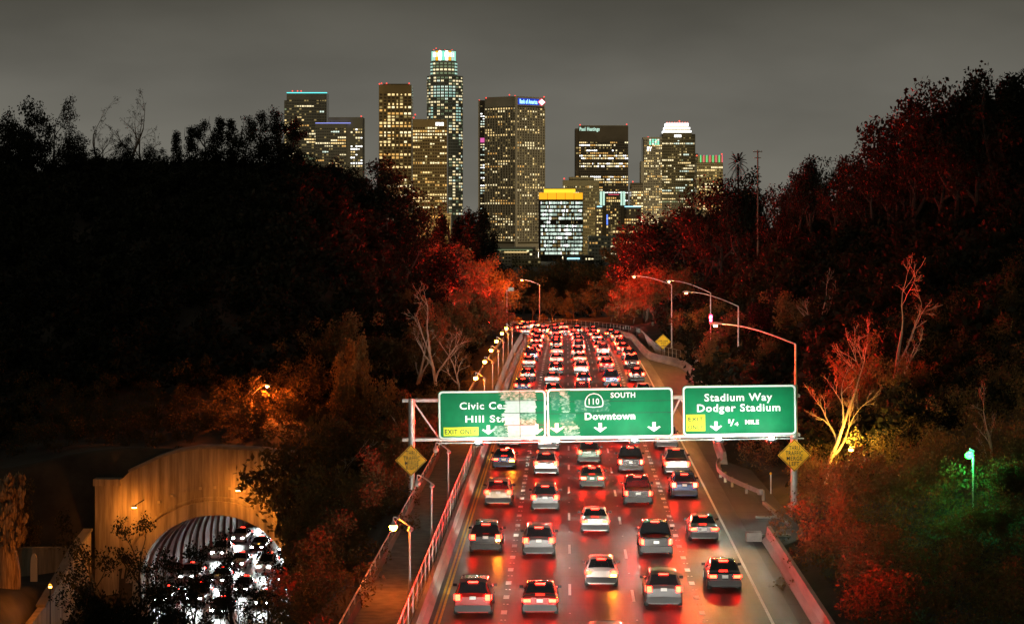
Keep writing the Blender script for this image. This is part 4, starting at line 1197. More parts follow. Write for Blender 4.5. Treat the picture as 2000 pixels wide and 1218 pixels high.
# portal-shaped building
t = Tower('tower with two floodlit white shoulders and amber windows beside the ribbed block', 1171, 1225, 374, 2650, 'dark')
t.box('body', 1176, 1220, 377, None, t.glass); t.facade(1184, 1212, 384, 490, 484, 5.6, 7, 0.55, ['amber','warm','amber'], wr=0.7, hr=0.6, seed=38)
for x0, x1 in ((1172,1176),(1177.5,1181),(1212,1215.5),(1217,1221)): t.box('lit_shoulder', x0, x1, 374, 401, WC['flood_glow'], -1.2, 4)  # floodlight on the shoulders put in as their own glow
t.box('cornice_light', 1188, 1209, 379.5, 380.5, WC['rose'], -0.9, 0); t.box('podium', 1165, 1252, 404, None, TW['dark'][0], 2, 40)
t.box('podium_light', 1166, 1179, 402.6, 404.2, WC['skyblue'], 1.0, 2.5); t.box('podium_light', 1214, 1252, 402.6, 404.2, WC['skyblue'], 1.0, 2.5)
t.facade(1165, 1183, 408, 480, 474, 6, 4, 0.3, ['amber','warm'], seed=39, d=1.9); t.facade(1214, 1252, 408, 470, 450, 6, 8, 0.35, ['amber','warm'], seed=40, d=1.9)
for k in range(5): t.win(t.u(1186), t.w(421+k*4), 1.6, 2.2, 'blue', -0.9)
t = Tower('short dark block with a red beacon at the foot of the twin pale towers', 1233, 1256, 356, 2900, 'dark')
t.box('body', 1233, 1256, 357, None, t.glass); t.facade(1233, 1256, 362, 430, 425, 5.4, 6, 0.42, WARM, seed=42); t.beacon(1236, 355)
# pale stepped tower
t = Tower('pale stepped tower with green-lit top windows, left of the white-crowned tower', 1252, 1293, 270, 3050, 'stone')
t.box('body', 1256, 1293, 270, None, t.glass); t.box('shoulder', 1252, 1258, 315, None, t.wall, -2, 35); t.box('crown_band', 1256, 1293, 268, 272, t.wall, -0.6, 20)
t.facade(1258, 1293, 272, 450, 442, 5.0, 11, 0.45, ['warm','cream','amber','warm'], wr=0.6, hr=0.55, run=0.4, seed=45)
for k in range(4):
    for j in range(3): t.win(t.u(1270+k*5.2), t.w(273.5+j*4), 2.4, 2.2, 'teal' if (k+j) % 3 else 'cool', -0.9)
t.lettering('EY', 1264, 1273, 287, 295, 'white', bold=0.03); t.beacon(1266, 268)
# white crowned tower
t = Tower('tower with a three-tiered glowing white crown on the right of the skyline', 1290, 1360, 240, 3200, 'olive')
t.box('body', 1292, 1358, 262, None, t.glass); t.box('side_wing', 1288, 1364, 300, None, t.wall, 2.5, 45); t.box('crown_base', 1295, 1351, 259, 266, t.wall, -0.8, -0.01)
for x0, x1, y0, y1 in ((1301,1345,240.5,246.5),(1298.5,1348,248.5,252.5),(1296,1350.5,255,259)): t.box('crown_tier', x0, x1, y0, y1, WC['white'], 1.0, 36)
for x0, x1, y0, y1 in ((1301.5,1344.5,246.5,248.5),(1299,1347.5,252.5,255),(1297,1349.5,259,262.2)): t.box('crown_ledge', x0, x1, y0, y1, t.wall, 2.0, 35)
t.box('lit_sign', 1317, 1330.5, 263.5, 268, WC['white'], -1.2, -0.82)
t.facade(1293, 1357, 267, 440, 432, 5.4, 17, 0.42, ['cream','warm','cream','cool','dimgreen'], wr=0.74, hr=0.5, run=0.62, seed=48); t.facade(1288, 1292.5, 302, 430, 425, 5.4, 1, 0.5, WARM, seed=49, d=2.4); t.facade(1358.5, 1364, 302, 430, 415, 5.4, 1, 0.6, WARM, seed=50, d=2.4)
for k in range(9): t.beacon(1303+k*5, 239.2, 2, 0.7)
t.beacon(1328, 236, 10)
# neon striped block
t = Tower('block with upright red and green light bars on its roof edge, rightmost on the skyline', 1358, 1412, 304, 3000, 'olive')
t.box('body', 1361, 1412, 318, None, t.glass); t.facade(1361, 1412, 319, 420, 412, 5.4, 13, 0.42, ['warm','amber','cream'], wr=0.7, hr=0.52, run=0.6, seed=52); t.box('roof_screen', 1363, 1412, 304.5, 318, t.wall, 1.0, 30)
for k, x in enumerate(range(1368, 1412, 6)): t.box('light_bar', x, x+1.4, 303, 317, WC[('green','rose')[k % 2]], -0.4, 0.9)
t.beacon(1361, 304); t.beacon(1410, 301)
# orange-topped foreground building
t = Tower('bright glass office building with a glowing orange top in front of the towers', 1050, 1138, 370, 2350, 'dark', 'office_building')
t.box('body', 1052, 1138, 392, None, t.glass); t.box('penthouse', 1063, 1124, 369, 376, WC['yellow'], 4, 30); t.box('penthouse_roof', 1062, 1125, 367.8, 369, t.wall, 3.5, 31)
t.box('roof_slab', 1049, 1139, 389.5, 392, t.wall, -1, 40)
for k in range(5): t.box('crown_panel', 1053+k*17.2, 1053+k*17.2+16.2, 376.5, 389.4, WC['orange'], 0.5, 3.0)
t.box('crown_core', 1053, 1138, 377, 389.3, t.wall, 3.1, 34)
for k in range(14):
    y = 393.5+k*7.55
    t.box('floor_slab', 1044 if k < 9 else 1050, 1139, y+5.4, y+6.6, t.wall, -1.6, 0.0)
t.facade(1056, 1138, 392.5, 500, 498, 7.55, 40, 0.86, ['cool','cool','paleglass','cool','white','dim'], wr=0.88, hr=0.6, run=0.35, full=((393,430),(440,452),(462,500)), seed=55, proud=0.7, piers=False)
for k in range(6): t.box('column', 1055.5+k*16.5-0.7, 1055.5+k*16.5+0.7, 392, None, t.wall, -1.5, -0.05)
# low buildings at the towers' feet
LOW = [(950,1046,484,2250,'stone','wide low pale building with roof light strips below the ribbed tower'),(1150,1204,462,2300,'pale','low pale building right of the bright glass office building'),
       (800,880,418,2600,'brown','low brown block below the roof-sign block behind the tree tops'),(880,940,452,2400,'olive','low block behind the slender dark trees'),
       (1000,1056,506,2100,'olive','low dim building in front of the wide pale building'),(1100,1160,500,2050,'dark','low dark building with a blue-white sign strip'),(1196,1290,440,2500,'olive','low block at the foot of the twin pale towers'),
       (1290,1420,425,2600,'dark','dark low block under the white-crowned tower')]
for k, (x0, x1, y0, Y, kd, lab) in enumerate(LOW):
    t = Tower(lab, x0, x1, y0, Y, kd, 'low_building')
    t.box('body', x0, x1, y0, None, t.glass); t.box('roof_parapet', x0-0.5, x1+0.5, y0-1.2, y0+1.5, t.wall, -0.7, 30)
    t.facade(x0, x1, y0+2, y0+44, 512, 7.0, int((x1-x0)/6), 0.28, ['warm','amber','cream'], wr=0.7, hr=0.5, seed=60+k)
    if k == 0: t.box('roof_light', 958, 1040, 487, 488.6, WC['dimgreen'], -1.6, -0.8); t.box('roof_light', 985, 1030, 491.5, 493, WC['warm'], -1.6, -0.8)
    if k == 5: t.box('sign_strip', 1108, 1132, 503.5, 506, WC['skyblue'], -1.6, -0.8)

# ------------------------------------------------------------------ trees
def leaf_quads(centres, n_each, spread, size, rng, flat=0.75, droop=0.0):
    """diamond leaf sprays scattered round the given centres"""
    c = np.repeat(np.asarray(centres, float), n_each, axis=0)
    n = len(c)
    d = rng.normal(size=(n,3)); d /= np.linalg.norm(d, axis=1)[:,None]
    rad = spread*rng.random(n)**0.45
    d[:,2] *= flat
    c = c + d*rad[:,None]
    u = rng.normal(size=(n,3)); u[:,2] -= droop*2.5; u /= np.linalg.norm(u, axis=1)[:,None]
    w = rng.normal(size=(n,3)); w -= (w*u).sum(1)[:,None]*u; w /= np.linalg.norm(w, axis=1)[:,None]
    L = size*(0.6+0.8*rng.random(n)); W = L*(0.38+0.25*rng.random(n))
    v = np.empty((n,4,3))
    v[:,0] = c-u*L[:,None]*0.5; v[:,1] = c+w*W[:,None]*0.5; v[:,2] = c+u*L[:,None]*0.5; v[:,3] = c-w*W[:,None]*0.5
    return v.reshape(-1,3), np.arange(n*4).reshape(-1,4)
def grow(rng, h, r0, fork, spread, levels, kids=(2,4), lean=(0,0), wob=0.10, top=1.0, ln=0.55):
    """tapered trunk and limbs; returns mesh builder and limb tips"""
    mb = MB(); tips = []
    def limb(p, d, L, r, lev):
        pts = [p]; rs = [r]; n = 4 if lev else 6
        q = Vector(p); dd = Vector(d).normalized()
        for k in range(n):
            dd = (dd+Vector(rng.normal(size=3))*wob+Vector((0,0,0.05 if lev else 0.02))).normalized()
            q = q+dd*(L/n)
            pts.append(Vector(q)); rs.append(max(0.012, r*(1-0.62*(k+1)/n)))
        mb.tube(pts, rs, 7 if lev == 0 else (5 if lev == 1 else 4), cap=False)
        if lev >= levels:
            tips.append(pts[-1]); tips.append(pts[-2]); return
        m = int(rng.integers(kids[0], kids[1]+1))
        for k in range(m):
            t = fork+(1-fork)*((k+0.6)/m) if lev == 0 else 0.45+0.55*((k+0.7)/m)
            i = min(n, max(1, int(round(t*n))))
            az = rng.random()*6.28+k*2.4
            sp = spread*(0.7+0.6*rng.random())*(1.0 if k < m-1 else 0.4)
            side = Vector((math.cos(az), math.sin(az), 0))
            nd = (dd*math.cos(sp)+side*math.sin(sp)).normalized()
            limb(pts[i], nd, L*ln*(0.75+0.5*rng.random())*(1.15-0.35*t), rs[i]*0.72, lev+1)
        tips.append(pts[-1])
    limb(Vector((0,0,-0.4)), Vector((lean[0],lean[1],1)), h*top, r0, 0)
    return mb, np.array([[*t] for t in tips])
PROTO = {}
def proto(kind, seed):
    key = (kind, seed)
    if key in PROTO: return PROTO[key]
    rng = np.random.default_rng(seed*31+len(kind)*7)
    lm = M['leaf']; bm_ = M['bark']
    if kind == 'oak':
        mb, tips = grow(rng, 4.5, 0.30, 0.35, 0.85, 2, (4,5), ln=0.75)
        ex = rng.normal(size=(34,3))*np.array([2.3,2.3,1.5])+np.array([0,0,5.6])
        c = np.concatenate([tips, ex]); v, q = leaf_quads(c, max(10, 5200//len(c)), 1.15, 0.34, rng)
    elif kind == 'tall':   # eucalyptus
        mb, tips = grow(rng, 9.5, 0.24, 0.30, 0.55, 2, (5,7), ln=0.36, wob=0.07)
        v, q = leaf_quads(tips, max(8, 3600//len(tips)), 0.95, 0.30, rng, 0.8, 0.6); bm_ = M['bark_pale']
    elif kind == 'sparse':
        mb, tips = grow(rng, 8.5, 0.16, 0.35, 0.6, 2, (4,6), ln=0.42, wob=0.12)
        v, q = leaf_quads(tips, max(6, 1500//len(tips)), 0.7, 0.24, rng, 0.8, 0.4)
    elif kind == 'bare':
        mb, tips = grow(rng, 8.0, 0.22, 0.28, 0.52, 4, (3,4), ln=0.52, wob=0.15)
        v, q = leaf_quads(tips, 1, 0.3, 0.16, rng); bm_ = M['bark_pale']
    elif kind == 'column':
        mb, tips = grow(rng, 9.0, 0.16, 0.15, 0.3, 1, (8,9), ln=0.22)
        z = rng.random(60)*8.3+1.2
        rad = 0.9*np.sin(np.clip((z-0.6)/9.5, 0, 1)*math.pi)**0.6
        a = rng.random(60)*6.28
        c = np.stack([np.cos(a)*rad*0.6, np.sin(a)*rad*0.6, z], 1); v, q = leaf_quads(c, 60, 0.62, 0.28, rng, 1.2)
    elif kind == 'shrub':
        mb, tips = grow(rng, 1.6, 0.09, 0.1, 0.9, 2, (4,5), ln=0.8)
        ex = rng.normal(size=(26,3))*np.array([1.1,1.1,0.65])+np.array([0,0,1.5]); ex[:,2] = np.abs(ex[:,2])
        c = np.concatenate([tips, ex]); v, q = leaf_quads(c, max(10, 3000//len(c)), 0.6, 0.20, rng); lm = M['leaf_dry']
    elif kind == 'willow':
        mb, tips = grow(rng, 5.5, 0.22, 0.3, 0.75, 2, (4,6), ln=0.6)
        c = []
        for t in tips:
            for k in range(5): c.append((t[0]+rng.normal()*0.15, t[1]+rng.normal()*0.15, t[2]-0.55*k))
        v, q = leaf_quads(c, max(8, 4200//len(c)), 0.42, 0.32, rng, 1.0, 1.0)
    elif kind == 'palm':
        mb = MB(); pts = [(0.05*k, 0.02*k, -0.4+1.35*k) for k in range(8)]
        mb.tube(pts, [0.26,0.22,0.2,0.19,0.18,0.18,0.19,0.2], 8)
        top = Vector(pts[-1]); V = []; Q = []
        for k in range(34):
            az = k*2.399; el = 0.95-1.7*(k/34)
            d = Vector((math.cos(az)*math.cos(el), math.sin(az)*math.cos(el), math.sin(el)))
            side = Vector((-math.sin(az), math.cos(az), 0))
            for j in range(14):
                t = 0.4+j*0.115
                p = top+d*t+Vector((0,0,-0.16*t*t))
                for sg_ in (-1, 1):
                    tip = p+side*sg_*0.42*(1.1-0.35*t)+d*0.22+Vector((0,0,-0.12))
                    o = len(V); V += [p, p+d*0.07, tip, tip-d*0.03]; Q.append((o,o+1,o+2,o+3))
        v = np.array([[*p] for p in V]); q = np.array(Q)
    tm = mb.mesh('trunk', bm_, True)
    cm = np_mesh('crown', v, q, lm)
    zmax = max(float(v[:,2].max()), 0.1)
    PROTO[key] = (tm, cm, zmax)
    return PROTO[key]
NAMES = {'oak':'broadleaf_tree','tall':'eucalyptus_tree','sparse':'sparse_tree','bare':'bare_tree','column':'columnar_tree','shrub':'shrub','willow':'drooping_tree','palm':'palm_tree'}
LOOK = {'oak':'dense round-crowned tree','tall':'tall open eucalyptus','sparse':'thin sparse-leaved tree','bare':'bare pale-branched tree','column':'narrow upright tree','shrub':'low leafy shrub','willow':'drooping-leaved tree','palm':'small palm'}
def tree(kind, px, ytop, Y, wide=1.0, leaf=None, ground=None, bark=None, rz=None, label=None, group=None):
    p = P(px, ytop, Y); g = gz(p.x, Y) if ground is None else ground
    sd = R.randrange(3)
    tm, cm, zm = proto(kind, sd)
    sc = max(1.2, p.z-g)/zm
    r = empty(NAMES[kind], (p.x, Y, g), R.random()*6.28 if rz is None else rz)
    r.scale = (sc*wide, sc*wide, sc)
    r['category'] = 'shrub' if kind == 'shrub' else 'tree'
    if group: r['group'] = group
    if label: r['label'] = label
    t_ = link('trunk', tm, r); c_ = link('crown', cm, r)
    for ob, m_ in ((t_, bark), (c_, leaf)):
        if m_:
            ob.material_slots[0].link = 'OBJECT'; ob.material_slots[0].material = M[m_]
    return r
def stand(rows, where, group, far=False):
    """trees of one place; labels count them from the left of the photograph"""
    rows = sorted(rows, key=lambda a: a[1])
    cnt = {}
    tot = {}
    for a in rows: tot[a[0]] = tot.get(a[0], 0)+1
    for a in rows:
        kind, px, yt, Y = a[:4]; kw = a[4] if len(a) > 4 else {}
        cnt[kind] = cnt.get(kind, 0)+1
        if tot[kind] == 1: lab = '%s %s' % (LOOK[kind], where)
        else: lab = '%s, %s such from left, %s' % (LOOK[kind], ordinal(cnt[kind]), where)
        kw = dict(kw); lab = kw.pop('label', lab)
        tree(kind, px, yt, Y, label=lab, group=group, **kw)

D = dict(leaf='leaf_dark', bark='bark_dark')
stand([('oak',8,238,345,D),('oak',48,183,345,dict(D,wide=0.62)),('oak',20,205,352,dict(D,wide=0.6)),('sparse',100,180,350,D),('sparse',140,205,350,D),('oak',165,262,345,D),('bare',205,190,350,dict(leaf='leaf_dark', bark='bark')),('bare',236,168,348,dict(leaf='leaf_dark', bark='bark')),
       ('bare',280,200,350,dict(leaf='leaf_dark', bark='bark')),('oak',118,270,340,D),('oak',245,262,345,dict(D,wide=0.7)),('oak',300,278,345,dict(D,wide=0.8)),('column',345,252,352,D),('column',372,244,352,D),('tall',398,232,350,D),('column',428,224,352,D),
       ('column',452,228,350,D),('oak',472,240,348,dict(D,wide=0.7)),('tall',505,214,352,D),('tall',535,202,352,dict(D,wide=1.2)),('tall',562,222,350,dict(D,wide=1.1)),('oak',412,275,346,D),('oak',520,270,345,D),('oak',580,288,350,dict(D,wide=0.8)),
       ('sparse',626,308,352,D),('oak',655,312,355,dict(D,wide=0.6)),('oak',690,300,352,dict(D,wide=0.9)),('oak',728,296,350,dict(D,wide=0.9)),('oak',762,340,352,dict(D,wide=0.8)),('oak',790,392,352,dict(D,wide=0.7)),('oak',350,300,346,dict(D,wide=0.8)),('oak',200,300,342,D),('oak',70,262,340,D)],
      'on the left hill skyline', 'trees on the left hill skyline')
stand([('oak',1300,428,440,D),('oak',1340,405,430,D),('oak',1378,385,420,D),('oak',1410,335,385,dict(D,wide=0.75)),('oak',1440,322,380,dict(D,wide=0.7)),('palm',1445,296,386,dict(D,wide=0.42)),('oak',1462,345,380,dict(D,wide=0.6)),('oak',1515,345,360,dict(D,wide=0.7)),('tall',1560,300,350,dict(D,wide=1.2)),('oak',1582,305,345,dict(D,wide=0.6)),
       ('tall',1625,300,335,dict(D,wide=1.1)),('palm',1648,300,330,dict(D,wide=0.4)),('oak',1668,300,325,dict(D,wide=0.6)),('sparse',1712,236,310,D),('sparse',1735,222,305,D),('sparse',1755,212,300,D),('oak',1695,295,315,dict(D,wide=0.7)),('oak',1790,195,290,dict(D,wide=0.7)),('oak',1830,178,280,dict(D,wide=0.7)),
       ('oak',1868,150,270,dict(D,wide=0.75)),('oak',1908,112,262,dict(D,wide=0.72)),('oak',1940,128,262,dict(D,wide=0.6)),('column',1968,140,258,D),('column',1990,132,258,D),('oak',1995,190,262,D),('oak',1760,250,300,dict(D,wide=0.8)),('oak',1540,345,352,dict(D,wide=0.6))],
      'on the right hill skyline', 'trees on the right hill skyline')
stand([('column',860,412,520,dict(D)),('column',895,418,530,dict(D)),('column',918,402,520,dict(D,wide=1.1)),('column',940,400,525,dict(D)),('sparse',836,420,500,dict(D)),('sparse',880,440,500,D),('tall',960,440,540,D),('oak',850,455,480,dict(wide=0.9)),('oak',905,470,480,dict(wide=0.9)),('oak',945,492,490,{}),('oak',985,505,500,{}),('oak',820,470,450,D)],
      'in front of the towers left of centre', 'trees in front of the towers')
stand([('oak',1020,520,560,dict(leaf='leaf_dry')),('oak',1065,505,570,dict(leaf='leaf_dry')),('oak',1100,512,560,dict(leaf='leaf_dry')),('oak',1135,500,565,dict(leaf='leaf_dry')),('oak',1170,505,540,dict(leaf='leaf_dry')),('tall',1205,470,520,dict(leaf='leaf_dry')),('tall',1240,450,500,dict(leaf='leaf_dry')),('tall',1268,432,480,dict(leaf='leaf_dry',wide=1.2)),('oak',1215,520,480,dict(leaf='leaf_dry')),('oak',1255,500,450,dict(leaf='leaf_dry')),('oak',1080,560,505,dict(leaf='leaf_dry')),('oak',1120,565,500,dict(leaf='leaf_dry')),('oak',1165,560,490,dict(leaf='leaf_dry')),('oak',1040,570,510,dict(leaf='leaf_dry')),
       ('tall',1262,470,440,dict(leaf='leaf_dry',wide=1.1)),('oak',1300,480,430,dict(leaf='leaf_dry')),('oak',1330,520,400,dict(leaf='leaf_dry')),('oak',1275,560,400,dict(leaf='leaf_dry')),('oak',1235,575,430,dict(leaf='leaf_dry')),('oak',1195,590,450,dict(leaf='leaf_dry',wide=0.8)),('shrub',1010,615,490,dict(leaf='leaf_dry')),('shrub',1060,612,492,dict(leaf='leaf_dry')),('shrub',1110,608,490,dict(leaf='leaf_dry')),('shrub',1160,605,480,dict(leaf='leaf_dry'))],
      'beyond the far bend', 'trees beyond the far bend')
LD = dict(leaf='leaf_dry')
stand([('oak',640,600,262,{}),('willow',700,650,250,LD),('willow',745,690,235,LD),('oak',590,690,250,{}),('willow',660,720,232,LD),('oak',770,640,270,{}),('oak',830,600,300,{}),('oak',880,560,330,{}),('oak',920,540,360,{}),('oak',960,560,390,{}),('oak',985,600,405,dict(wide=0.7)),('tall',805,575,262,dict(leaf='leaf')),('bare',860,545,255,dict(label='tall bare pale-trunked tree just above the left guide sign')),('bare',898,640,250,dict(label='leaning bare pale tree beside the left walkway fence')),
       ('oak',720,590,300,D),('oak',780,560,320,{}),('oak',850,640,275,{}),('oak',900,650,300,dict(wide=0.8)),('oak',690,560,310,D),('tall',610,610,262,D),('oak',540,720,258,{}),('oak',480,760,262,D),('shrub',880,760,240,{}),('shrub',905,740,262,{}),('shrub',920,715,285,{})],
      'on the left slope above the guide signs', 'trees on the left slope')
stand([('willow',654,860,205,dict(wide=0.8)),('oak',667,820,215,{}),('willow',672,800,215,LD),('oak',700,790,210,{}),('oak',740,800,195,{}),('oak',770,830,180,dict(wide=0.8)),('willow',674,900,185,LD),('oak',685,900,175,{}),('oak',725,930,165,{}),('willow',660,960,180,LD),('oak',667,980,165,dict(wide=0.8)),('willow',676,1010,155,{}),('oak',705,1040,145,dict(wide=0.8)),('oak',660,1060,165,dict(wide=0.8)),('willow',654,1090,145,LD),('oak',674,1110,135,{}),('oak',642,900,212,dict(wide=0.55)),
       ('bare',649,840,190,{}),('tall',780,760,205,{}),('shrub',720,1120,125,{}),('shrub',685,1160,122,{}),('oak',663,1160,132,dict(wide=0.6))],
      'on the slope between tunnel and walkway', 'trees between the tunnel and the walkway')
stand([('sparse',215,985,196,D),('sparse',262,995,200,D),('sparse',300,1075,190,D),('sparse',345,1065,188,D),('sparse',390,1050,190,D),('sparse',440,1080,186,D),('sparse',485,1040,188,D),('sparse',530,1060,184,D),('sparse',240,1090,180,dict(D,wide=1.3)),('sparse',410,1120,176,dict(D,wide=1.3)),('sparse',330,1130,178,dict(D,wide=1.3)),('sparse',500,1130,172,dict(D,wide=1.3)),('oak',215,1130,172,dict(D,wide=0.6)),('oak',300,1170,168,dict(D,wide=0.6)),('oak',160,1150,178,dict(D,wide=0.5))],
      'silhouetted in front of the tunnel', 'trees in front of the tunnel')
stand([('shrub',310,880,232,LD),('shrub',345,868,233,LD),('shrub',400,862,236,LD),('shrub',440,850,236,LD),('shrub',480,848,234,LD),('shrub',505,840,236,LD),('tall',305,770,236,dict(leaf='leaf')),('tall',345,800,238,dict(leaf='leaf')),('oak',455,800,246,{}),('bare',495,730,244,{}),('oak',390,805,250,D),('palm',253,850,228,D),('shrub',160,930,236,LD),('shrub',215,920,232,{}),('oak',30,930,214,dict(leaf='leaf',wide=0.6)),('shrub',150,1060,218,{}),('shrub',100,1085,216,{})],
      'round the top of the tunnel', 'plants round the top of the tunnel')
stand([('bare',1715,490,172,dict(wide=1.0)),('bare',1610,620,166,dict(wide=0.8)),('sparse',1680,640,168,dict(leaf='leaf')),('oak',1730,690,170,dict(leaf='leaf_dry',wide=0.7)),('oak',1680,690,172,dict(leaf='leaf_dry',wide=0.6)),('oak',1640,720,178,dict(leaf='leaf_dry',wide=0.55)),('oak',1780,700,178,dict(leaf='leaf_dry',wide=0.7)),('shrub',1610,930,157,{}),('shrub',1650,925,154,{}),('shrub',1580,950,160,{}),('shrub',1690,960,152,{}),('shrub',1730,900,158,{}),('shrub',1770,930,155,{}),('shrub',1640,860,170,{}),('shrub',1590,870,175,{}),
       ('shrub',1450,880,200,{}),('shrub',1490,870,205,{}),('shrub',1520,900,188,{}),('oak',1440,690,235,dict(wide=0.7)),('oak',1400,640,260,dict(wide=0.7)),('oak',1480,700,225,dict(wide=0.6)),('oak',1520,650,230,dict(wide=0.8)),('oak',1450,600,275,{}),('oak',1380,580,310,{}),('oak',1340,600,330,dict(wide=0.8)),('oak',1500,560,280,D),('oak',1570,560,250,{}),('bare',1590,520,235,{}),('shrub',1420,800,232,{}),('shrub',1400,720,258,{}),('shrub',1350,680,300,{})],
      'beside the right gantry post', 'trees on the right bank')
stand([('bare',1930,740,150,dict(label='leaning bare tree with a forked top beside the green lamp')),('oak',1830,870,150,dict(wide=0.6)),('oak',1975,890,134,dict(wide=0.6)),('oak',1985,900,135,dict(wide=0.8)),('shrub',1890,960,132,{}),('oak',1960,980,130,dict(wide=0.7)),('shrub',1850,1030,135,{}),('shrub',1900,1080,128,{}),('shrub',1950,1100,124,{}),('shrub',1740,1100,128,{}),('shrub',1700,1130,124,{}),('shrub',1780,1150,122,{}),('shrub',1850,1150,120,{}),('shrub',1990,1080,125,{}),('bare',1740,1080,122,dict(wide=1.4,label='small forked bare bush glowing red at the lower right')),('oak',1800,900,150,dict(wide=0.6)),('oak',2000,820,150,{})],
      'at the lower right by the green lamp', 'plants at the lower right')
# shaggy trunk at the far left
sp0 = P(12, 1218, 198)
r = empty('shaggy_tree', (sp0.x, 198, gz(sp0.x, 198))); tag(r, 'orange-lit shaggy tree trunk with hanging dead leaves at the left edge', 'tree')
pts = [(0.25*math.sin(k*0.9)+0.03*k, 0.1*math.cos(k), -0.6+1.0*k) for k in range(9)]
MB().tube(pts, [1.15,1.05,0.98,0.95,0.9,0.85,0.8,0.72,0.5], 12).build('trunk', M['bark_shag'], r, smooth=True)
rg = np.random.default_rng(9); cc = [(pts[int(k)][0]+1.0*math.cos(t), 1.0*math.sin(t), z) for k, t, z in zip(rg.integers(3,9,60), rg.random(60)*6.28, rg.random(60)*6+3.5)]
v, q = leaf_quads(cc, 30, 0.5, 0.7, rg, 1.0, 2.0); link('crown', np_mesh('crown', v, q, M['bark_shag']), r)

# dense dark scrub that covers the hillsides as one mass
def scrub(name, label, test, n, seed, size=0.75, per=150, rad=2.3, lm='leaf_dark'):
    rg = np.random.default_rng(seed)
    C_ = []
    while len(C_) < n:
        x = rg.uniform(-110, 110, 4000); y = rg.uniform(100, 470, 4000)
        s, o = road_coords(x, y)
        ok = test(x, y, s, o)
        xx, yy = x[ok], y[ok]; zz = terrain(xx, yy)
        C_ += [(a_, b_, c_) for a_, b_, c_ in zip(xx, yy, zz)]
    C_ = np.array(C_[:n])
    parts = []
    for dx in range(3):
        cc = C_+rg.normal(size=C_.shape)*np.array([1.1,1.1,0.5])+np.array([0,0,0.8+dx*0.9])
        parts.append(cc)
    cc = np.concatenate(parts)
    v, q = leaf_quads(cc, per//3, rad*0.62, size, rg, 0.9)
    o_ = link(name, np_mesh(name, v, q, M[lm])); tag(o_, label, 'scrub', kind='stuff')
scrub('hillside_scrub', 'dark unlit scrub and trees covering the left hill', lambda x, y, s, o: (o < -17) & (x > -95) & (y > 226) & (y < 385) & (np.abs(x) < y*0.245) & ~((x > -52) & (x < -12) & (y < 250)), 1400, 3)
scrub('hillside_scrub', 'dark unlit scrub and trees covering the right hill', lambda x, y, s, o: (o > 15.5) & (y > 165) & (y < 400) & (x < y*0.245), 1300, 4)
scrub('tunnel_top_scrub', 'low brush glowing orange on the ground above the tunnel arch', lambda x, y, s, o: (x > -54) & (o < -14) & (y > 224.5) & (y < 252), 230, 8, 0.22, 330, 1.2, 'leaf')
scrub('valley_scrub', 'tangled dark undergrowth on the slope left of the walkway', lambda x, y, s, o: (o < -13.5) & (o > -24) & (y < 222), 200, 5, 0.2, 480, 1.5, 'leaf')
scrub('bank_scrub', 'low tangled undergrowth on the right bank below the green lamp', lambda x, y, s, o: (o > np.interp(s, RB_S, RB_O)+2.0) & (y > 104) & (y < 205) & (x < y*0.25), 640, 6, 0.17, 360, 1.5, 'leaf')

# far trees between the freeway and downtown
rg = np.random.default_rng(21); cc = []
while len(cc) < 420:
    y = rg.uniform(640, 2000); x = rg.uniform(-0.16, 0.16)*y
    cc.append((x, y, max(-29.4, gz(x, min(y, 990))) if y < 990 else -29.4))
cc = np.array(cc); cc = np.concatenate([cc+np.array([0,0,3.0]), cc+rg.normal(size=cc.shape)*2+np.array([0,0,6.0])])
v, q = leaf_quads(cc, 60, 4.5, 1.7, rg, 0.8)
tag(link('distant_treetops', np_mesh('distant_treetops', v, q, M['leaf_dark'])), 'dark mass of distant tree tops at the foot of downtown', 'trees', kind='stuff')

# ------------------------------------------------------------------ cars
KEYS = {
 # y along the car from the rear bumper, roof/deck height, belt height, half width factor of the top
 'sedan':  dict(L=4.75, w=0.91, y=[0,0.10,0.70,1.45,1.9,2.55,3.35,4.45,4.75], top=[0.93,1.0,1.05,1.40,1.46,1.43,1.0,0.86,0.62], belt=[0.80,0.90,0.94,0.94,0.94,0.93,0.92,0.80,0.60], rw=(0.72,1.45), sw=(1.0,3.05), ws=(2.55,3.35)),
 'hatch':  dict(L=4.2, w=0.88, y=[0,0.10,0.25,0.75,1.3,2.2,3.0,3.95,4.2], top=[0.92,1.0,1.06,1.45,1.52,1.50,1.02,0.88,0.62], belt=[0.80,0.92,0.95,0.95,0.95,0.94,0.93,0.8,0.60], rw=(0.25,0.75), sw=(0.7,2.75), ws=(2.2,3.0)),
 'suv':    dict(L=4.8, w=0.96, y=[0,0.08,0.20,0.55,1.2,2.5,3.3,4.5,4.8], top=[1.0,1.1,1.16,1.66,1.74,1.72,1.16,1.02,0.70], belt=[0.88,1.0,1.06,1.07,1.07,1.06,1.05,0.94,0.68], rw=(0.20,0.55), sw=(0.5,3.0), ws=(2.5,3.3)),
 'van':    dict(L=5.1, w=0.99, y=[0,0.06,0.15,0.40,1.2,3.2,3.95,4.8,5.1], top=[1.05,1.12,1.18,1.90,1.98,1.95,1.22,1.04,0.75], belt=[0.95,1.05,1.10,1.12,1.12,1.12,1.10,0.98,0.72], rw=(0.15,0.40), sw=(0.4,3.6), ws=(3.2,3.95)),
 'pickup': dict(L=5.5, w=0.99, y=[0,0.05,1.75,1.80,2.1,2.8,3.4,3.9,5.2,5.5], top=[1.02,1.06,1.06,1.10,1.76,1.80,1.77,1.20,1.08,0.78], belt=[0.95,1.0,1.0,1.06,1.10,1.10,1.10,1.08,1.0,0.74], rw=(1.80,2.1), sw=(2.0,3.7), ws=(3.4,3.9)),
}
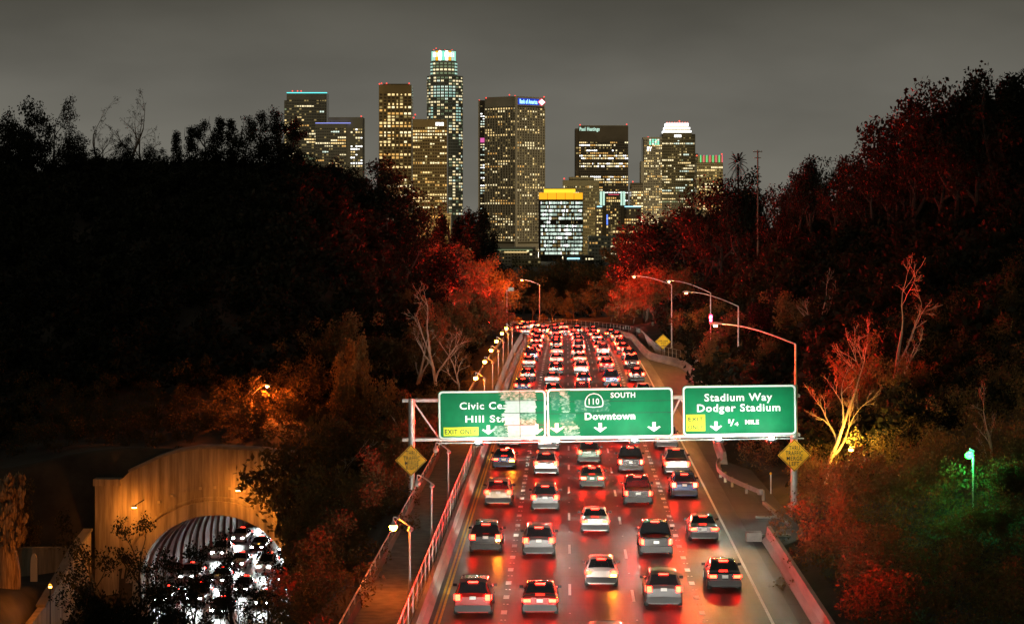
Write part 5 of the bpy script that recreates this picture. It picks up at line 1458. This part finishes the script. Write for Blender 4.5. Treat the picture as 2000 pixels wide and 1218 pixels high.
def car_shell(K):
    ys = sorted(set(K['y']+list(np.linspace(0, K['L'], 26))+list(K['rw'])+list(K['sw'])+list(K['ws'])))
    rings = []
    for y in ys:
        top = float(np.interp(y, K['y'], K['top'])); bt = min(float(np.interp(y, K['y'], K['belt'])), top-0.04)
        e0 = min(1.0, 0.90+0.10*min(1, y/0.35)); e1 = min(1.0, 0.80+0.20*min(1, (K['L']-y)/0.6))
        w = K['w']*min(e0, e1)
        cab = min(1.0, max(0.0, (top-bt-0.10)/0.30))
        wt = w*(0.93-0.19*cab)
        rings.append((y, [(0,0.22),(w*0.86,0.22),(w*0.97,0.32),(w,0.55),(w*0.985,bt-0.05),(w*0.955,bt),(wt,top-0.07),(wt*0.90,top-0.015),(wt*0.5,top+0.012),(0,top+0.02)]))
    return ys, rings
def make_car(kind):
    K = KEYS[kind]; ys, rings = car_shell(K)
    n = 10
    full = lambda pts: [(x, z) for x, z in pts]+[(-x, z) for x, z in pts[-2:0:-1]]
    N_ = 18; body = MB(); vs = []; fs = []
    for y, pts in rings: vs += [(x, y, z) for x, z in full(pts)]
    for i in range(len(rings)-1):
        for k in range(N_):
            k2 = (k+1) % N_
            fs.append((i*N_+k, (i+1)*N_+k, (i+1)*N_+k2, i*N_+k2))
    fs.append(tuple(range(N_))); fs.append(tuple((len(rings)-1)*N_+k for k in range(N_-1,-1,-1)))
    body.add(vs, fs)
    out = {'body': body}
    def patch(rng, ks, off):
        m_ = MB(); idx = [i for i, (y, p) in enumerate(rings) if rng[0]-1e-6 <= y <= rng[1]+1e-6]
        for a_, b_ in zip(idx[:-1], idx[1:]):
            for k in ks:
                k2 = (k+1) % N_
                q = [Vector(vs[a_*N_+k]), Vector(vs[b_*N_+k]), Vector(vs[b_*N_+k2]), Vector(vs[a_*N_+k2])]
                nn = (q[1]-q[0]).cross(q[2]-q[0])
                if nn.length < 1e-9: continue
                nn.normalize()
                c = sum(q, Vector())/4
                if nn.dot(c-Vector((0, c.y, 0.7))) < 0: nn = -nn
                m_.add([p+nn*off for p in q], [(0,1,2,3)])
        return m_
    out['rear_window'] = patch(K['rw'], [7,8,9,10], 0.012); out['windshield'] = patch(K['ws'], [7,8,9,10], 0.012)
    out['side_r'] = patch((K['sw'][0], K['sw'][1]), [5], 0.010); out['side_l'] = patch((K['sw'][0], K['sw'][1]), [12], 0.010)
    w = K['w']; tz = {'sedan':0.80,'hatch':0.84,'suv':0.98,'van':1.02,'pickup':0.86}[kind]
    hgt = {'sedan':0.15,'hatch':0.20,'suv':0.28,'van':0.36,'pickup':0.30}[kind]; wd = {'sedan':0.36,'hatch':0.26,'suv':0.24,'van':0.16,'pickup':0.16}[kind]
    out['tail_r'] = MB().box(w*0.90-wd, w*0.90, -0.035, 0.10, tz-hgt/2, tz+hgt/2)
    out['tail_l'] = MB().box(-w*0.90, -w*0.90+wd, -0.035, 0.10, tz-hgt/2, tz+hgt/2)
    out['side_lens_r'] = MB().box(w*0.955, w*0.992, 0.10, 0.42, tz-hgt*0.42, tz+hgt*0.36)
    out['side_lens_l'] = MB().box(-w*0.992, -w*0.955, 0.10, 0.42, tz-hgt*0.42, tz+hgt*0.36)
    hy, hz_ = (K['rw'][1]-0.02, float(np.interp(K['rw'][1], K['y'], K['top']))+0.02)
    out['high'] = MB().box(-0.24, 0.24, hy-0.10, hy+0.02, hz_-0.02, hz_+0.03)
    out['sig_r'] = MB().box(w*0.90-wd, w*0.90, -0.03, 0.05, tz-hgt/2-0.08, tz-hgt/2-0.005)
    out['bumper'] = MB().prism([(-w*0.92,0.30),(w*0.92,0.30),(w*0.95,0.42),(w*0.92,0.60),(-w*0.92,0.60),(-w*0.95,0.42)], -0.10, -0.002)
    out['plate'] = MB().box(-0.16,0.16,-0.022,-0.002,tz-0.09,tz+0.07)
    ft = K['L']; hz = {'sedan':0.64,'hatch':0.66,'suv':0.80,'van':0.80,'pickup':0.86}[kind]
    for sg_, nm in ((1,'head_r'),(-1,'head_l')):
        a0, a1 = sorted((sg_*w*0.45, sg_*w*0.74)); out[nm] = MB().box(a0, a1, ft-0.12, ft+0.03, hz-0.07, hz+0.07)
        a0, a1 = sorted((sg_*w*0.97, sg_*(w*0.97+0.2))); out['mirror_'+nm[-1]] = MB().box(a0, a1, K['ws'][1]-0.32, K['ws'][1]-0.22, K['belt'][5], K['belt'][5]+0.14)
    if kind == 'pickup': out['bed'] = MB().box(-w*0.80, w*0.80, 0.12, 1.68, 1.055, 1.095)
    return out
TY = MB().lathe([(0.20,-0.11),(0.31,-0.11),(0.335,-0.06),(0.335,0.06),(0.31,0.11),(0.20,0.11)], 16, axis='x').mesh('wheel', M['tyre'], True)
RM = MB().lathe([(0.05,-0.112),(0.20,-0.118),(0.205,0.118),(0.05,0.112)], 12, axis='x').mesh('rim', M['rim'])
CM = {}
PART = {'body':('body',None,True),'rear_window':('rear_window','glass',True),'windshield':('windshield','glass',True),'side_r':('side_window','glass',False),'side_l':('side_window','glass',False),
        'tail_r':('tail_light','tail',False),'tail_l':('tail_light','tail',False),'sig_r':('turn_signal','amber',False),'side_lens_r':('side_lens','tail_dim',False),'side_lens_l':('side_lens','tail_dim',False),'high':('high_brake_light','tail_dim',False),'bumper':('bumper','plastic',False),'plate':('licence_plate','plate',False),
        'head_r':('headlight','head',False),'head_l':('headlight','head',False),'mirror_r':('mirror','plastic',False),'mirror_l':('mirror','plastic',False),'bed':('cargo_bed','plastic',False)}
for k in KEYS:
    CM[k] = {nm: m_.mesh(PART[nm][0], M[PART[nm][1]] if PART[nm][1] else PAINT['white'], PART[nm][2]) for nm, m_ in make_car(k).items()}
KN = {'sedan':'sedan','hatch':'hatchback','suv':'sport utility car','van':'van','pickup':'pickup truck'}
def beam(parent, L, energy, spread=100, tilt=5.0, col=(1.0, 0.93, 0.80)):
    ld = bpy.data.lights.new('headlight_beam', 'SPOT'); ld.energy = energy; ld.color = col
    ld.spot_size = math.radians(spread); ld.spot_blend = 1.0; ld.shadow_soft_size = 0.25
    lo = link('headlight_beam', ld, parent); lo.location = (0, L+0.12, 0.72); lo.rotation_euler = (math.radians(90-tilt), 0, 0)
    return lo
def car(kind, paint, loc, rz, label, group, brake=False, signal=False, power=900, oncoming=False, near=False, far=False):
    r = empty({'suv':'car','sedan':'car','hatch':'car','van':'van','pickup':'pickup_truck'}[kind], loc, rz)
    tag(r, label, {'van':'van','pickup':'pickup truck'}.get(kind, 'car'), group)
    for nm, me in CM[kind].items():
        if nm == 'sig_r' and not signal: continue
        if nm == 'side_l' and False: continue
        ob = link(PART[nm][0], me, r)
        mm = None
        if nm == 'body': mm = PAINT[paint]
        elif oncoming and nm in ('tail_r','tail_l'): mm = M['tail_dim']
        elif nm in ('tail_r','tail_l') and brake: mm = M['brake']
        elif nm.startswith('head') and oncoming: mm = M['head_n']
        if mm:
            ob.material_slots[0].link = 'OBJECT'; ob.material_slots[0].material = mm
    K = KEYS[kind]
    for sx in (-1, 1):
        for yy in (0.85, K['L']-0.9):
            wh = link('wheel', TY, r); wh.location = (sx*(K['w']-0.10), yy, 0.335); link('rim', RM, wh)
    beam(r, K['L'], power, col=(0.92,1.0,0.96) if oncoming else (1.0,0.93,0.80))
    if not oncoming:  # upward red spot added behind each car to tint the trees
        ld = bpy.data.lights.new('tree_tint_spot', 'SPOT'); ld.energy = 42000 if far else (62000 if near else (18000 if brake else 14000)); ld.color = (1.0, 0.012, 0.006)
        ld.spot_size = math.radians(132); ld.spot_blend = 0.45; ld.shadow_soft_size = 0.3
        lo = link('tree_tint_spot', ld, r); lo.location = (0, -0.16, 1.45 if near else 1.0); lo.rotation_euler = (math.radians(-90-(60 if near else 65)), 0, 0)
    return r
LANES = ['leftmost', 'second left', 'middle', 'fourth', 'rightmost']
cr_ = random.Random(2024)
for li in range(5):
    o = (li-2)*LW
    s = 92+cr_.uniform(0, 9); k = 0
    while s < 535:
        kind = cr_.choice(['sedan','sedan','sedan','suv','suv','hatch','van','pickup'])
        pc = cr_.choice(['white','silver','silver','black','black','black','grey','grey','blue','blue','red','beige','green'])
        k += 1
        p, a_ = road(s)
        loc = at(s, o+cr_.uniform(-0.22, 0.22), 0.006)
        slope = 0.0
        car(kind, pc, loc, -a_, '%s %s with lit tail lights, %s from camera in %s lane' % (pc, KN[kind], ordinal(k), LANES[li]), 'cars on the freeway', power=2200 if s < 380 else 2600, near=s < 225, far=s > 425,
            brake=cr_.random() < (0.12 if s < 215 else 0.75), signal=cr_.random() < 0.12)
        s += KEYS[kind]['L']+cr_.uniform(9.0, 19.0)+(0 if s < 250 else 1.0)
# oncoming cars out of the tunnel
k = 0
for li, o in enumerate((-5.1, -1.7, 1.7, 5.1)):
    y = 212+cr_.uniform(0, 8); j = 0
    while y < 285:
        kind = cr_.choice(['sedan','suv','hatch','sedan','pickup']); pc = cr_.choice(['white','silver','black','grey','blue'])
        j += 1
        loc = nbp(y+KEYS[kind]['L'], o, -0.016)
        car(kind, pc, loc, math.pi-NB_SLOPE, 'oncoming %s %s with bright headlights, %s from arch, tunnel lane %s' % (pc, KN[kind], ordinal(j), ['one','two','three','four'][li]), 'oncoming cars at the tunnel', oncoming=True, power=260)
        y += KEYS[kind]['L']+cr_.uniform(6, 11)
